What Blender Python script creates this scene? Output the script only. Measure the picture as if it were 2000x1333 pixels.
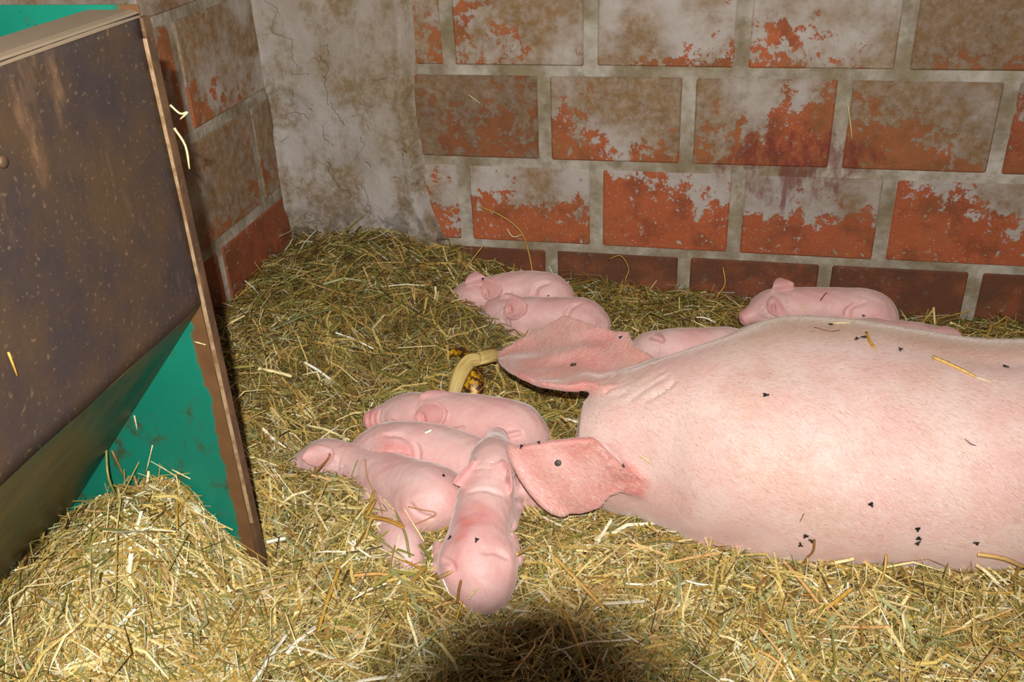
import bpy, bmesh, math, random
import numpy as np
from mathutils import Vector, Matrix
from mathutils.bvhtree import BVHTree

for o in list(bpy.data.objects):
    bpy.data.objects.remove(o)
SC = bpy.context.scene
COL = SC.collection
RNG = np.random.default_rng(11)
random.seed(5)

# ------------------------------------------------------------------ camera
F = 1855.0                                   # focal length in pixels of a 2000 px wide frame
PITCH, ROLL, YAW = [math.radians(a) for a in (29.07, -2.59, -13.76)]


def cam_basis():
    cy, sy = math.cos(YAW), math.sin(YAW)
    W = np.array([[cy, 0, sy], [-sy, 0, cy], [0, -1, 0]])
    cp, sp = math.cos(PITCH), math.sin(PITCH)
    P_ = np.array([[1, 0, 0], [0, cp, -sp], [0, sp, cp]])
    cr, sr = math.cos(ROLL), math.sin(ROLL)
    R_ = np.array([[cr, -sr, 0], [sr, cr, 0], [0, 0, 1]])
    return (R_ @ P_ @ W.T).T                 # rows: world x, y, z in camera space


M = cam_basis()
CAM = np.array([0.0, 0.0, 1.0])
RIGHT, UP, FWD = M[:, 0], -M[:, 1], M[:, 2]


def ray(px, py):
    return M @ np.array([(px - 1000) / F, (py - 666.5) / F, 1.0])


def PZ(px, py, z):                           # pixel + height -> point
    r = ray(px, py)
    return CAM + r * ((z - CAM[2]) / r[2])


def PY(px, py, y):                           # pixel + distance to a plane parallel to the back wall
    r = ray(px, py)
    return CAM + r * (y / r[1])


def PX(px, py, x):                           # pixel + a plane parallel to the left wall
    r = ray(px, py)
    return CAM + r * (x / r[0])


cam_d = bpy.data.cameras.new('camera')
cam_d.sensor_width = 36
cam_d.lens = F / 2000 * 36
cam_d.clip_start = 0.02
cam = bpy.data.objects.new('camera', cam_d)
COL.objects.link(cam)
cam.matrix_world = Matrix([[RIGHT[i], UP[i], -FWD[i], CAM[i]] for i in range(3)] + [[0, 0, 0, 1]])
SC.camera = cam

# ------------------------------------------------------------------ light: weak stall light + the flash of the photographer's camera
SC.view_settings.view_transform = 'Standard'
SC.view_settings.look = 'None'
SC.view_settings.gamma = 1
SC.view_settings.use_curve_mapping = False
SC.view_settings.exposure = 0.0
world = bpy.data.worlds.new('stall_light')
SC.world = world
world.use_nodes = True
bg = world.node_tree.nodes['Background']
bg.inputs[0].default_value = (1.0, 0.86, 0.74, 1)
bg.inputs[1].default_value = 0.05

FLASH_UP, FLASH_BACK = 0.101, 0.226
fl_d = bpy.data.lights.new('camera_flash_offscreen', 'AREA')
fl_d.shape = 'RECTANGLE'
fl_d.size, fl_d.size_y = 0.030, 0.013
fl_d.energy = 40
fl_d.color = (1.0, 0.98, 0.965)
fl = bpy.data.objects.new('camera_flash_offscreen', fl_d)
COL.objects.link(fl)
fp = CAM + UP * FLASH_UP - FWD * FLASH_BACK - RIGHT * 0.0055
fl.matrix_world = Matrix([[RIGHT[i], UP[i], -FWD[i], fp[i]] for i in range(3)] + [[0, 0, 0, 1]])


# ------------------------------------------------------------------ helpers
def lin(r, g, b):
    def f(c):
        c /= 255.0
        return c / 12.92 if c <= 0.04045 else ((c + 0.055) / 1.055) ** 2.4
    return (f(r), f(g), f(b), 1.0)


def tag(o, label=None, cat=None, group=None, kind=None):
    for k, v in (('label', label), ('category', cat), ('group', group), ('kind', kind)):
        if v:
            o[k] = v
    return o


def add_obj(name, me, mat=None, parent=None, smooth=False):
    o = bpy.data.objects.new(name, me)
    COL.objects.link(o)
    if mat:
        me.materials.append(mat)
    if parent:
        o.parent = parent
    if smooth:
        me.polygons.foreach_set('use_smooth', np.ones(len(me.polygons), bool))
    return o


def empty(name, loc=(0, 0, 0)):
    o = bpy.data.objects.new(name, None)
    o.empty_display_size = 0.05
    COL.objects.link(o)
    o.location = loc
    return o


def mesh_np(name, V, Fq):
    me = bpy.data.meshes.new(name)
    V = np.asarray(V, np.float32)
    Fq = np.asarray(Fq, np.int32)
    k = Fq.shape[1]
    me.vertices.add(len(V))
    me.vertices.foreach_set('co', V.ravel())
    me.loops.add(Fq.size)
    me.loops.foreach_set('vertex_index', Fq.ravel())
    me.polygons.add(len(Fq))
    me.polygons.foreach_set('loop_start', np.arange(0, Fq.size, k, dtype=np.int32))
    me.update(calc_edges=True)
    return me


def mesh_py(name, V, Fs):
    me = bpy.data.meshes.new(name)
    me.from_pydata([tuple(map(float, v)) for v in V], [], [tuple(f) for f in Fs])
    me.update()
    return me


def point_attr(me, name, rgba):
    a = me.attributes.new(name, 'FLOAT_COLOR', 'POINT')
    a.data.foreach_set('color', np.asarray(rgba, np.float32).ravel())


def box_bm(bm, x0, x1, y0, y1, z0, z1):
    vs = [bm.verts.new((x, y, z)) for x in (x0, x1) for y in (y0, y1) for z in (z0, z1)]
    for f in ((0, 1, 3, 2), (4, 6, 7, 5), (0, 4, 5, 1), (2, 3, 7, 6), (0, 2, 6, 4), (1, 5, 7, 3)):
        bm.faces.new([vs[i] for i in f])


def box_mesh(name, x0, x1, y0, y1, z0, z1, bevel=0.0, seg=1):
    bm = bmesh.new()
    box_bm(bm, x0, x1, y0, y1, z0, z1)
    bmesh.ops.recalc_face_normals(bm, faces=bm.faces)
    if bevel:
        bmesh.ops.bevel(bm, geom=list(bm.edges), offset=bevel, segments=seg, affect='EDGES', profile=0.6)
    me = bpy.data.meshes.new(name)
    bm.to_mesh(me)
    bm.free()
    return me


# value noise in numpy for shapes
_G = np.random.default_rng(3).random((64, 64))


def vnoise(x, y):
    xi, yi = np.floor(x).astype(int), np.floor(y).astype(int)
    fx, fy = x - xi, y - yi
    fx, fy = fx * fx * (3 - 2 * fx), fy * fy * (3 - 2 * fy)
    g = lambda a, b: _G[a % 64, b % 64]
    return (g(xi, yi) * (1 - fx) + g(xi + 1, yi) * fx) * (1 - fy) + (g(xi, yi + 1) * (1 - fx) + g(xi + 1, yi + 1) * fx) * fy


def fbm(x, y, n=4):
    s, a = 0, 0.5
    for _ in range(n):
        s = s + a * (vnoise(x, y) - 0.5)
        x, y, a = x * 2.03 + 11.3, y * 2.03 + 5.7, a * 0.5
    return s


def sstep(a, b, x):
    t = np.clip((x - a) / (b - a), 0, 1)
    return t * t * (3 - 2 * t)


# ------------------------------------------------------------------ materials
class NT:
    def __init__(self, name):
        self.m = bpy.data.materials.new(name)
        self.m.use_nodes = True
        self.t = self.m.node_tree
        self.b = self.t.nodes['Principled BSDF']

    def n(self, typ, **kw):
        nd = self.t.nodes.new(typ)
        for k, v in kw.items():
            setattr(nd, k, v)
        return nd

    def put(self, sock, v):
        if hasattr(v, 'is_linked') or isinstance(v, bpy.types.NodeSocket):
            self.t.links.new(v, sock)
        else:
            sock.default_value = v

    def pos(self):
        if not hasattr(self, '_pos'):
            self._pos = self.n('ShaderNodeNewGeometry').outputs['Position']
        return self._pos

    def mapping(self, vec, scale=(1, 1, 1), loc=(0, 0, 0)):
        nd = self.n('ShaderNodeMapping')
        self.put(nd.inputs[0], vec)
        nd.inputs['Scale'].default_value = scale
        nd.inputs['Location'].default_value = loc
        return nd.outputs[0]

    def noise(self, scale, detail=5, rough=0.55, vec=None, dist=0.0):
        nd = self.n('ShaderNodeTexNoise')
        self.put(nd.inputs['Vector'], vec if vec is not None else self.pos())
        nd.inputs['Scale'].default_value = scale
        nd.inputs['Detail'].default_value = detail
        nd.inputs['Roughness'].default_value = rough
        nd.inputs['Distortion'].default_value = dist
        return nd.outputs[0]

    def math(self, op, a, b=0.0, c=None):
        nd = self.n('ShaderNodeMath', operation=op)
        self.put(nd.inputs[0], a)
        self.put(nd.inputs[1], b)
        if c is not None:
            self.put(nd.inputs[2], c)
        return nd.outputs[0]

    def ramp(self, v, a, b, smooth=True):                      # 0 below a, 1 above b
        nd = self.n('ShaderNodeMapRange')
        nd.interpolation_type = 'SMOOTHSTEP' if smooth else 'LINEAR'
        self.put(nd.inputs[0], v)
        self.put(nd.inputs[1], a)
        self.put(nd.inputs[2], b)
        return nd.outputs[0]

    def mix(self, f, a, b, mode='MIX'):
        nd = self.n('ShaderNodeMix', data_type='RGBA', blend_type=mode)
        self.put(nd.inputs[0], f)
        self.put(nd.inputs[6], a)
        self.put(nd.inputs[7], b)
        return nd.outputs[2]

    def sep(self, v):
        nd = self.n('ShaderNodeSeparateXYZ')
        self.put(nd.inputs[0], v)
        return nd.outputs

    def bump(self, h, strength=0.3, dist=0.005):
        nd = self.n('ShaderNodeBump')
        nd.inputs['Strength'].default_value = strength
        nd.inputs['Distance'].default_value = dist
        self.put(nd.inputs['Height'], h)
        self.put(self.b.inputs['Normal'], nd.outputs[0])

    def color(self, v):
        self.put(self.b.inputs['Base Color'], v)

    def set(self, **kw):
        for k, v in kw.items():
            self.put(self.b.inputs[k.replace('_', ' ')], v)
        return self.m


def smear(n, base):
    """dried red smear low on the back wall, across blocks and joints"""
    px = n.sep(n.pos())
    dx = n.math('DIVIDE', n.math('SUBTRACT', px[0], 0.14), 0.15)
    dz = n.math('DIVIDE', n.math('SUBTRACT', px[2], 0.335), 0.075)
    rr = n.math('ADD', n.math('MULTIPLY', dx, dx), n.math('MULTIPLY', dz, dz))
    st = n.noise(24, 8, 0.7, vec=n.mapping(n.pos(), (1.4, 1, 0.75), (1, 5, 2)))
    sm = n.ramp(n.math('SUBTRACT', st, n.math('MULTIPLY', rr, 0.11)), 0.34, 0.56)
    run = n.math('MULTIPLY', n.ramp(n.math('ABSOLUTE', n.math('SUBTRACT', n.math('ADD', px[0], n.math('MULTIPLY', n.noise(14, 3), 0.02)), 0.133)), 0.007, 0.003), n.math('MULTIPLY', n.ramp(px[2], 0.20, 0.25), n.ramp(px[2], 0.36, 0.33)))
    return n.mix(n.math('MULTIPLY', n.math('MAXIMUM', sm, run), 0.72), base, lin(106, 30, 24))


def mat_block():
    """terracotta block under flaking whitewash; object colour: R peel at the bottom, G peel at the top, B dirt, A brown soot"""
    n = NT('whitewashed_terracotta')
    oi = n.n('ShaderNodeObjectInfo')
    rgb = n.sep(oi.outputs['Color'])
    alpha = oi.outputs['Alpha']
    gz = n.sep(n.n('ShaderNodeTexCoord').outputs['Generated'])[2]
    px = n.sep(n.pos())
    peel = n.math('ADD', rgb[0], n.math('MULTIPLY', gz, n.math('SUBTRACT', rgb[1], rgb[0])))
    gx = n.sep(n.n('ShaderNodeTexCoord').outputs['Generated'])[0]
    peel = n.math('ADD', peel, n.math('MULTIPLY', n.math('SUBTRACT', gx, 0.5), n.math('MULTIPLY', n.math('SUBTRACT', oi.outputs['Random'], 0.5), 1.1)))
    n1 = n.noise(7, 3, 0.5)
    n2 = n.noise(24, 9, 0.72)
    nz = n.math('ADD', n.math('MULTIPLY', n1, 0.35), n.math('MULTIPLY', n2, 0.65))
    # threshold runs 0.68 (all paint) ... 0.32 (all bare)
    th = n.math('SUBTRACT', 0.645, n.math('MULTIPLY', peel, 0.30))
    bare = n.ramp(nz, n.math('SUBTRACT', th, 0.008), n.math('ADD', th, 0.008))
    fleck = n.math('MULTIPLY', n.ramp(n.noise(58, 6, 0.65, vec=n.mapping(n.pos(), (1, 1, 0.6), (5, 2, 8))), 0.615, 0.635), n.ramp(n.math('ADD', n.math('MULTIPLY', peel, 0.5), n1), 0.58, 0.74))
    bare = n.math('MAXIMUM', bare, fleck)
    spot = n.math('MULTIPLY', n.ramp(n.noise(64, 6, 0.65, vec=n.mapping(n.pos(), loc=(2, 9, 3))), 0.60, 0.62), n.ramp(n1, 0.42, 0.52))
    bare = n.math('MULTIPLY', bare, n.math('SUBTRACT', 1.0, spot))
    terr = n.mix(n.noise(9, 4), lin(160, 74, 34), lin(190, 100, 56))
    terr = n.mix(n.ramp(n.noise(260, 2), 0.66, 0.72), terr, lin(232, 170, 130))
    terr = n.mix(n.math('MULTIPLY', n.ramp(n.noise(14, 6, 0.6), 0.46, 0.66), 0.6), terr, lin(110, 54, 26))
    paint = n.mix(n.noise(5, 4), lin(194, 184, 176), lin(168, 157, 142))
    base = n.mix(bare, paint, terr)
    d1 = n.noise(6.5, 6, 0.62, vec=n.mapping(n.pos(), loc=(3, 1, 2)))
    dth = n.math('SUBTRACT', 0.655, n.math('MULTIPLY', rgb[2], 0.28))
    dirt = n.ramp(d1, n.math('SUBTRACT', dth, 0.12), n.math('ADD', dth, 0.12))
    sp = n.ramp(n.noise(48, 8, 0.75), 0.36, 0.64)
    dirt = n.math('MULTIPLY', dirt, n.math('ADD', 0.58, n.math('MULTIPLY', sp, 0.40)))
    dcol = n.mix(n.noise(20, 4), lin(98, 68, 28), lin(156, 118, 60))
    base = n.mix(n.math('MULTIPLY', dirt, n.math('SUBTRACT', 1.0, n.math('MULTIPLY', bare, 0.45))), base, dcol)
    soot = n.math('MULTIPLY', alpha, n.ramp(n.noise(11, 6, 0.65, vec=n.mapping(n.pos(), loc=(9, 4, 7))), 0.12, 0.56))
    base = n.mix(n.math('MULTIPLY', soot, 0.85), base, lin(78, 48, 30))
    base = smear(n, base)
    n.color(base)
    h = n.math('ADD', n.math('MULTIPLY', bare, -0.6), n.math('ADD', n.math('MULTIPLY', n.noise(45, 5), 0.9), n.math('MULTIPLY', sp, 0.35)))
    n.bump(h, 0.45, 0.004)
    return n.set(Roughness=0.72)


def mat_mortar():
    n = NT('mortar')
    c = n.mix(n.ramp(n.noise(8, 5, 0.6), 0.35, 0.65), lin(142, 128, 98), lin(190, 181, 166))
    c = n.mix(n.math('MULTIPLY', n.ramp(n.noise(13, 8, 0.7), 0.40, 0.66), 0.6), c, lin(104, 84, 50))
    c = smear(n, c)
    n.color(c)
    n.bump(n.noise(70, 6, 0.65), 0.7, 0.006)
    return n.set(Roughness=0.85)


def mat_plaster():
    n = NT('stained_plaster')
    c = n.mix(n.noise(4, 5, 0.6), lin(192, 182, 174), lin(164, 155, 146))
    d = n.ramp(n.noise(5.5, 7, 0.66, vec=n.mapping(n.pos(), (1.2, 1, 0.8), (2, 0, 1.35))), 0.45, 0.58)
    c = n.mix(n.math('MULTIPLY', d, n.math('ADD', 0.3, n.math('MULTIPLY', n.ramp(n.noise(60, 5, 0.7), 0.35, 0.6), 0.5))), c, lin(120, 94, 46))
    c = n.mix(n.math('MULTIPLY', n.ramp(n.noise(3.2, 5, 0.6, vec=n.mapping(n.pos(), loc=(7, 1, 3))), 0.42, 0.62), 0.35), c, lin(132, 108, 62))
    z = n.sep(n.pos())[2]
    low = n.math('MULTIPLY', n.ramp(z, 0.24, 0.12), n.ramp(n.noise(26, 7, 0.7), 0.42, 0.6))
    c = n.mix(n.math('MULTIPLY', low, 0.8), c, lin(84, 72, 62))
    n.color(c)
    fl = n.ramp(n.noise(8, 4, 0.5, vec=n.mapping(n.pos(), loc=(4, 2, 6))), 0.535, 0.545)
    n.bump(n.math('ADD', n.math('ADD', n.noise(14, 7, 0.6), n.math('MULTIPLY', fl, 0.35)), n.math('MULTIPLY', n.noise(90, 5, 0.7), 0.25)), 0.7, 0.01)
    return n.set(Roughness=0.8)


def mat_rust(name, a, b, c3, scale=1.0, rough=0.42, metal=0.25):
    n = NT(name)
    c = n.mix(n.ramp(n.noise(7 * scale, 6, 0.6), 0.38, 0.66), a, b)
    streak = n.noise(9, 5, 0.6, vec=n.mapping(n.pos(), (1, 1.4, 0.5), (1.3, 0, 4.1)))
    c = n.mix(n.math('MULTIPLY', n.ramp(streak, 0.56, 0.70), 0.8), c, c3)
    c = n.mix(n.math('MULTIPLY', n.ramp(n.noise(150, 3), 0.6, 0.72), 0.5), c, lin(150, 122, 84))
    n.color(c)
    n.bump(n.noise(55, 6, 0.65), 0.35, 0.003)
    return n.set(Roughness=n.math('ADD', rough, n.math('MULTIPLY', n.noise(30, 4), 0.3)), Metallic=metal)


def mat_green():
    """green enamel with rust scuffs, worn through in a band along the front edge"""
    n = NT('green_enamel')
    c = n.mix(n.noise(6, 4), lin(8, 104, 84), lin(22, 134, 108))
    scuff = n.ramp(n.noise(20, 8, 0.72, vec=n.mapping(n.pos(), (1, 1, 0.75))), 0.525, 0.66)
    c = n.mix(n.math('MULTIPLY', scuff, 0.75), c, lin(70, 56, 26))
    c = n.mix(n.math('MULTIPLY', n.ramp(n.noise(190, 2), 0.68, 0.74), 0.6), c, lin(30, 40, 28))
    x = n.sep(n.pos())[0]
    edge = n.ramp(n.math('ADD', x, n.math('MULTIPLY', n.math('SUBTRACT', n.noise(22, 5), 0.5), 0.03)), -0.660, -0.655)
    c = n.mix(edge, c, n.mix(n.noise(40, 5), lin(92, 62, 40), lin(128, 92, 58)))
    n.color(c)
    n.bump(n.noise(60, 5), 0.15, 0.002)
    return n.set(Roughness=0.38)


def mat_slope():
    n = NT('grimy_green_sheet')
    c = n.mix(n.ramp(n.noise(9, 7, 0.65), 0.4, 0.62), lin(34, 66, 48), lin(96, 78, 40))
    c = n.mix(n.ramp(n.noise(25, 6, 0.7), 0.52, 0.66), c, lin(50, 40, 22))
    n.color(c)
    n.bump(n.noise(50, 5), 0.3, 0.003)
    return n.set(Roughness=0.4)


def mat_skin(name, base, pinkc, greyc, hair=0.0, sss=0.16):
    """attribute tone: R pink, G grimy/grey, B blush"""
    n = NT(name)
    at = n.n('ShaderNodeAttribute', attribute_name='tone')
    t = n.sep(at.outputs['Vector'])
    c = n.mix(n.ramp(n.noise(11, 5, 0.6), 0.38, 0.62), base, n.mix(0.45, base, pinkc))
    c = n.mix(t[0], c, pinkc)
    c = n.mix(n.math('MULTIPLY', t[2], n.ramp(n.noise(14, 5), 0.3, 0.65)), c, lin(208, 116, 108))
    c = n.mix(t[1], c, greyc)
    fine = n.noise(420, 3, 0.6)
    c = n.mix(n.math('MULTIPLY', n.ramp(fine, 0.55, 0.75), 0.16), c, lin(176, 122, 110))
    if hair:
        hn = n.noise(60, 4, 0.6, vec=n.mapping(n.pos(), (1.3, 5, 5)))
        hf = n.noise(130, 3, 0.6, vec=n.mapping(n.pos(), (1.2, 6, 6), (3, 2, 1)))
        dirt = n.ramp(n.noise(8, 6, 0.65), 0.5, 0.7)
        c = n.mix(n.math('MULTIPLY', dirt, 0.30), c, lin(196, 140, 100))
        c = n.mix(n.math('MULTIPLY', n.ramp(hf, 0.48, 0.7), 0.30 * hair), c, lin(246, 228, 206))
        c = n.mix(n.math('MULTIPLY', n.ramp(hn, 0.52, 0.72), 0.22 * hair), c, lin(178, 128, 104))
        spk = n.ramp(n.noise(230, 2, 0.5, vec=n.mapping(n.pos(), loc=(4, 4, 4))), 0.70, 0.76)
        c = n.mix(n.math('MULTIPLY', spk, 0.55), c, lin(120, 70, 50))
        n.bump(n.math('ADD', n.math('MULTIPLY', hf, 1.0), n.math('MULTIPLY', n.noise(40, 5), 0.6)), 0.22, 0.004)
    else:
        n.bump(n.math('ADD', n.noise(90, 6, 0.65), n.math('MULTIPLY', n.noise(300, 3, vec=n.mapping(n.pos(), (1, 1, 2.2))), 0.6)), 0.26, 0.003)
    n.color(c)
    n.b.subsurface_method = 'RANDOM_WALK'
    return n.set(Roughness=0.56 if hair else n.math('ADD', 0.34, n.math('MULTIPLY', n.noise(45, 5), 0.28)), Subsurface_Weight=sss, Subsurface_Radius=(0.012, 0.005, 0.003),
                 Subsurface_Scale=0.6, Sheen_Weight=0.45, Sheen_Roughness=0.35, Sheen_Tint=(0.9, 0.86, 0.8, 1),
                 Specular_IOR_Level=0.4)


def mat_straw():
    n = NT('straw')
    at = n.n('ShaderNodeAttribute', attribute_name='tint')
    c = n.mix(n.math('MULTIPLY', n.ramp(n.noise(180, 3), 0.45, 0.7), 0.35), at.outputs['Color'], lin(110, 76, 34))
    n.color(c)
    return n.set(Roughness=0.42, Specular_IOR_Level=0.5)


def mat_base():
    n = NT('matted_straw_litter')
    c = n.mix(n.ramp(n.noise(60, 6, 0.7), 0.35, 0.65), lin(84, 64, 30), lin(136, 108, 54))
    n.color(c)
    n.bump(n.noise(120, 5, 0.7), 0.8, 0.01)
    return n.set(Roughness=0.8)


def mat_plain(name, c, rough=0.5, **kw):
    n = NT(name)
    n.color(n.mix(n.noise(80, 4), c, tuple(x * 0.75 for x in c[:3]) + (1,)))
    return n.set(Roughness=rough, **kw)


BLOCK, MORTAR, PLASTER = mat_block(), mat_mortar(), mat_plaster()
RUST = mat_rust('rusty_sheet_metal', lin(68, 58, 57), lin(90, 70, 50), lin(146, 112, 82))
RUSTEDGE = mat_rust('rusty_angle_iron', lin(92, 70, 52), lin(120, 90, 64), lin(170, 134, 98), 3, 0.36)
DUST = mat_plain('dusty_rim', lin(150, 130, 104), 0.8)
GREEN, SLOPE = mat_green(), mat_slope()
SOWSKIN = mat_skin('sow_skin', lin(228, 197, 187), lin(218, 156, 148), lin(184, 134, 92), hair=1.0)
PIGSKIN = mat_skin('piglet_skin', lin(226, 191, 183), lin(217, 158, 152), lin(184, 148, 140))
STRAW, LITTER = mat_straw(), mat_base()
BLACK = mat_plain('black_plastic', (0.02, 0.02, 0.02, 1), 0.4)

# ------------------------------------------------------------------ the setting
YB, XL = 2.0, -1.022                         # inner faces of back wall and left wall
fl_o = add_obj('floor', box_mesh('floor', -1.3, 1.9, -1.0, 2.3, -0.22, -0.12), mat_plain('concrete', lin(120, 112, 100), 0.8))
tag(fl_o, kind='structure')

wb = add_obj('wall_back', box_mesh('wall_back', XL - 0.25, 1.9, YB + 0.004, YB + 0.25, -0.15, 1.6), MORTAR)
tag(wb, kind='structure')
wl = add_obj('wall_left', box_mesh('wall_left', XL - 0.25, XL - 0.004, -1.0, YB + 0.25, -0.15, 1.6), MORTAR)
tag(wl, kind='structure')

_blk = {}


def block_mesh(w, h):
    k = (round(w, 3), round(h, 3))
    if k not in _blk:
        _blk[k] = box_mesh('block', -w / 2, w / 2, -0.03, 0.03, -h / 2, h / 2, 0.0035, 1)
        _blk[k].materials.append(BLOCK)
    return _blk[k]


def put_block(wall, cx, cz, w, h, colr, left=False):
    o = bpy.data.objects.new('block', block_mesh(w, h))
    COL.objects.link(o)
    j = random.uniform(-0.0012, 0.0012)
    if left:
        o.location = (XL - 0.03 + j, cx, cz)
        o.rotation_euler = (0, random.uniform(-.003, .003), math.pi / 2)
    else:
        o.location = (cx, YB + 0.03 + j, cz)
        o.rotation_euler = (random.uniform(-.003, .003), random.uniform(-.004, .004), 0)
    o.color = colr
    o.parent = wall


# back wall courses: z range of the block faces, x of one left edge, list of wear per block
PITCH_X, BW = 0.3070, 0.2785
ROWS = [
    (-0.125, 0.104, -0.3725, {}),
    (0.123, 0.304, -0.5735, {-1: (.70, .25, .3, 0), 0: (1.05, -.15, .3, .05), 1: (1.15, .42, .15, .1), 2: (1.0, .12, .3, .25), 3: (1.15, .25, .25, .15), 4: (1.0, .5, .3, .2)}),
    (0.325, 0.508, -0.3810, {-1: (.40, .42, 1.5, .45), 0: (.72, .06, .75, .05), 1: (.76, .26, .55, .1), 2: (.70, .12, .95, .2), 3: (1.0, .5, .5, .4), 4: (.8, .4, .5, .3)}),
    (0.530, 0.711, -0.5870, {-1: (.5, .0, .8, .0), 0: (.42, -.1, .7, 0), 1: (.42, -.3, .6, 0), 2: (.52, -.15, .65, 0), 3: (.45, .0, 1.2, .3), 4: (.4, .1, .9, .2)}),
    (0.733, 0.915, -0.3810, {}), (0.937, 1.119, -0.5870, {}), (1.141, 1.322, -0.3810, {}), (1.344, 1.526, -0.5870, {}),
]
PL_X = -0.675                                 # right edge of the plaster strip
for ri, (z0, z1, xl, wear) in enumerate(ROWS):
    for k in range(-3, 9):
        x0, x1 = xl + k * PITCH_X, xl + k * PITCH_X + BW
        x0 = max(x0, PL_X - 0.03)
        if x1 - x0 < 0.03 or x0 > 1.85:
            continue
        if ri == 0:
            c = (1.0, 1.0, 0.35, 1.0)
        elif ri > 3:
            c = (.3, .1, random.uniform(.3, .6), 0)
        else:
            c = wear.get(k, (.5, .3, .5, .2))
        put_block(wb, (x0 + x1) / 2, (z0 + z1) / 2, x1 - x0, z1 - z0, c)
# left wall courses (distance of joints along y)
LROWS = [(-0.12, 0.0, [1.33, 1.64, 1.96], (1, 1, .3, .6)),
         (0.012, 0.224, [0.30, 0.64, 0.98, 1.31, 1.645, 1.985], (1.0, 0.9, .25, .55)),
         (0.250, 0.458, [0.20, 0.52, 0.86, 1.19, 1.53, 1.868, 1.985], (.40, .2, 1.05, .15)),
         (0.482, 0.686, [0.30, 0.64, 0.97, 1.30, 1.635, 1.985], (.38, .12, .75, .0)),
         (0.706, 0.912, [0.20, 0.52, 0.86, 1.19, 1.53, 1.868, 1.985], (.2, .1, .5, 0)),
         (0.932, 1.138, [0.30, 0.64, 0.97, 1.30, 1.635, 1.985], (.2, .1, .4, 0)),
         (1.158, 1.364, [0.20, 0.52, 0.86, 1.19, 1.53, 1.868, 1.985], (.2, .1, .4, 0))]
for z0, z1, ys, c in LROWS:
    for a, b in zip(ys[:-1], ys[1:]):
        put_block(wl, (a + b) / 2, (z0 + z1) / 2, b - a - 0.024, z1 - z0, c, True)

# plaster strip in the corner: lumpy render coat with a ridge along its broken right edge
nx, nz = 60, 150
xs = np.linspace(0, 1, nx)
zs = np.linspace(-0.12, 1.55, nz)
V = []
for z in zs:
    xe = PL_X + 0.02 * fbm(np.array([z * 9]), np.array([2.0]))[0] * 2 - 0.03 * sstep(0.30, 0.05, z) * -1
    xx = XL + 0.0 + (xe - XL) * xs
    d = 0.011 + 0.018 * fbm(xx * 9, np.full(nx, z * 9)) + 0.010 * sstep(0.25, 0.4, vnoise(xx * 6 + 7, np.full(nx, z * 7)))
    d = d + 0.010 * np.exp(-((xx - (xe - 0.02)) / 0.018) ** 2) + 0.022 * np.exp(-((xx - XL) / 0.014) ** 2)
    d = d * sstep(0, 0.035, (xe - xx)) - 0.002 * (1 - sstep(0, 0.02, xe - xx))
    for a, b in zip(xx, d):
        V.append((a, YB - b, z))
idx = np.arange(nx * nz).reshape(nz, nx)
Fq = np.stack([idx[:-1, :-1], idx[:-1, 1:], idx[1:, 1:], idx[1:, :-1]], -1).reshape(-1, 4)
pl = add_obj('plaster', mesh_np('plaster', V, Fq), PLASTER, wb, True)
pl['label'] = 'stained grey plaster strip in the corner'


# ------------------------------------------------------------------ straw bed height
def bump2(x, y, cx, cy, sx, sy, h):
    return h * np.exp(-((x - cx) / sx) ** 2 - ((y - cy) / sy) ** 2)


def straw_h(x, y):
    x = np.asarray(x, float)
    y = np.asarray(y, float)
    h = 0.012 + 0.026 * fbm(x * 5 + 3, y * 5 + 1) + 0.020 * fbm(x * 17, y * 17)
    back = np.interp(x, [-1.02, -0.75, -0.6, -0.42, -0.12, 0.05, 0.45, 1.5], [0.10, 0.088, 0.075, 0.030, 0.012, -0.004, -0.014, -0.005])
    h = h + back * sstep(1.25, 1.8, y)
    h = h + 0.085 * sstep(-0.62, -0.95, x) * sstep(0.95, 1.15, y) * (1 - sstep(1.3, 1.8, y))
    lee = 0.165 * np.exp(-((x + 0.74) / np.where(x > -0.74, 0.072, 0.21)) ** 2)
    h = h + lee * sstep(0.45, 0.86, y) * (1 - 0.75 * sstep(0.965, 1.06, y))
    for cx, cy, sx, sy, k in ((-0.575, 1.085, 0.10, 0.07, 0.034), (-0.50, 1.02, 0.05, 0.06, 0.02),
                              (-0.385, 0.925, 0.05, 0.045, 0.040), (-0.60, 1.75, 0.08, 0.05, 0.02),
                              (0.2, 1.09, 0.6, 0.04, 0.018), (-0.52, 1.70, 0.05, 0.04, 0.02),
                              (-0.66, 1.13, 0.05, 0.05, 0.022), (-0.595, 1.150, 0.065, 0.035, 0.030)):
        h = h + bump2(x, y, cx, cy, sx, sy, k)
    return h


# ------------------------------------------------------------------ feeder
fd = empty('pig_feeder', (-0.80, 0.58, 0.0))
tag(fd, 'rusty sheet metal pig feeder with green enamel inside fixed to the left wall', 'feeder')
XP, YE, ZT, ZB = -0.634, 0.958, 0.826, 0.475
Y0 = 0.16


def fpart(name, me, mat, smooth=False, label=None, parent=None):
    o = add_obj(name, me, mat, parent or fd, smooth)
    if parent is None:
        o.matrix_parent_inverse = Matrix.Translation(fd.location).inverted()
    if label:
        o['label'] = label
    return o


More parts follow.
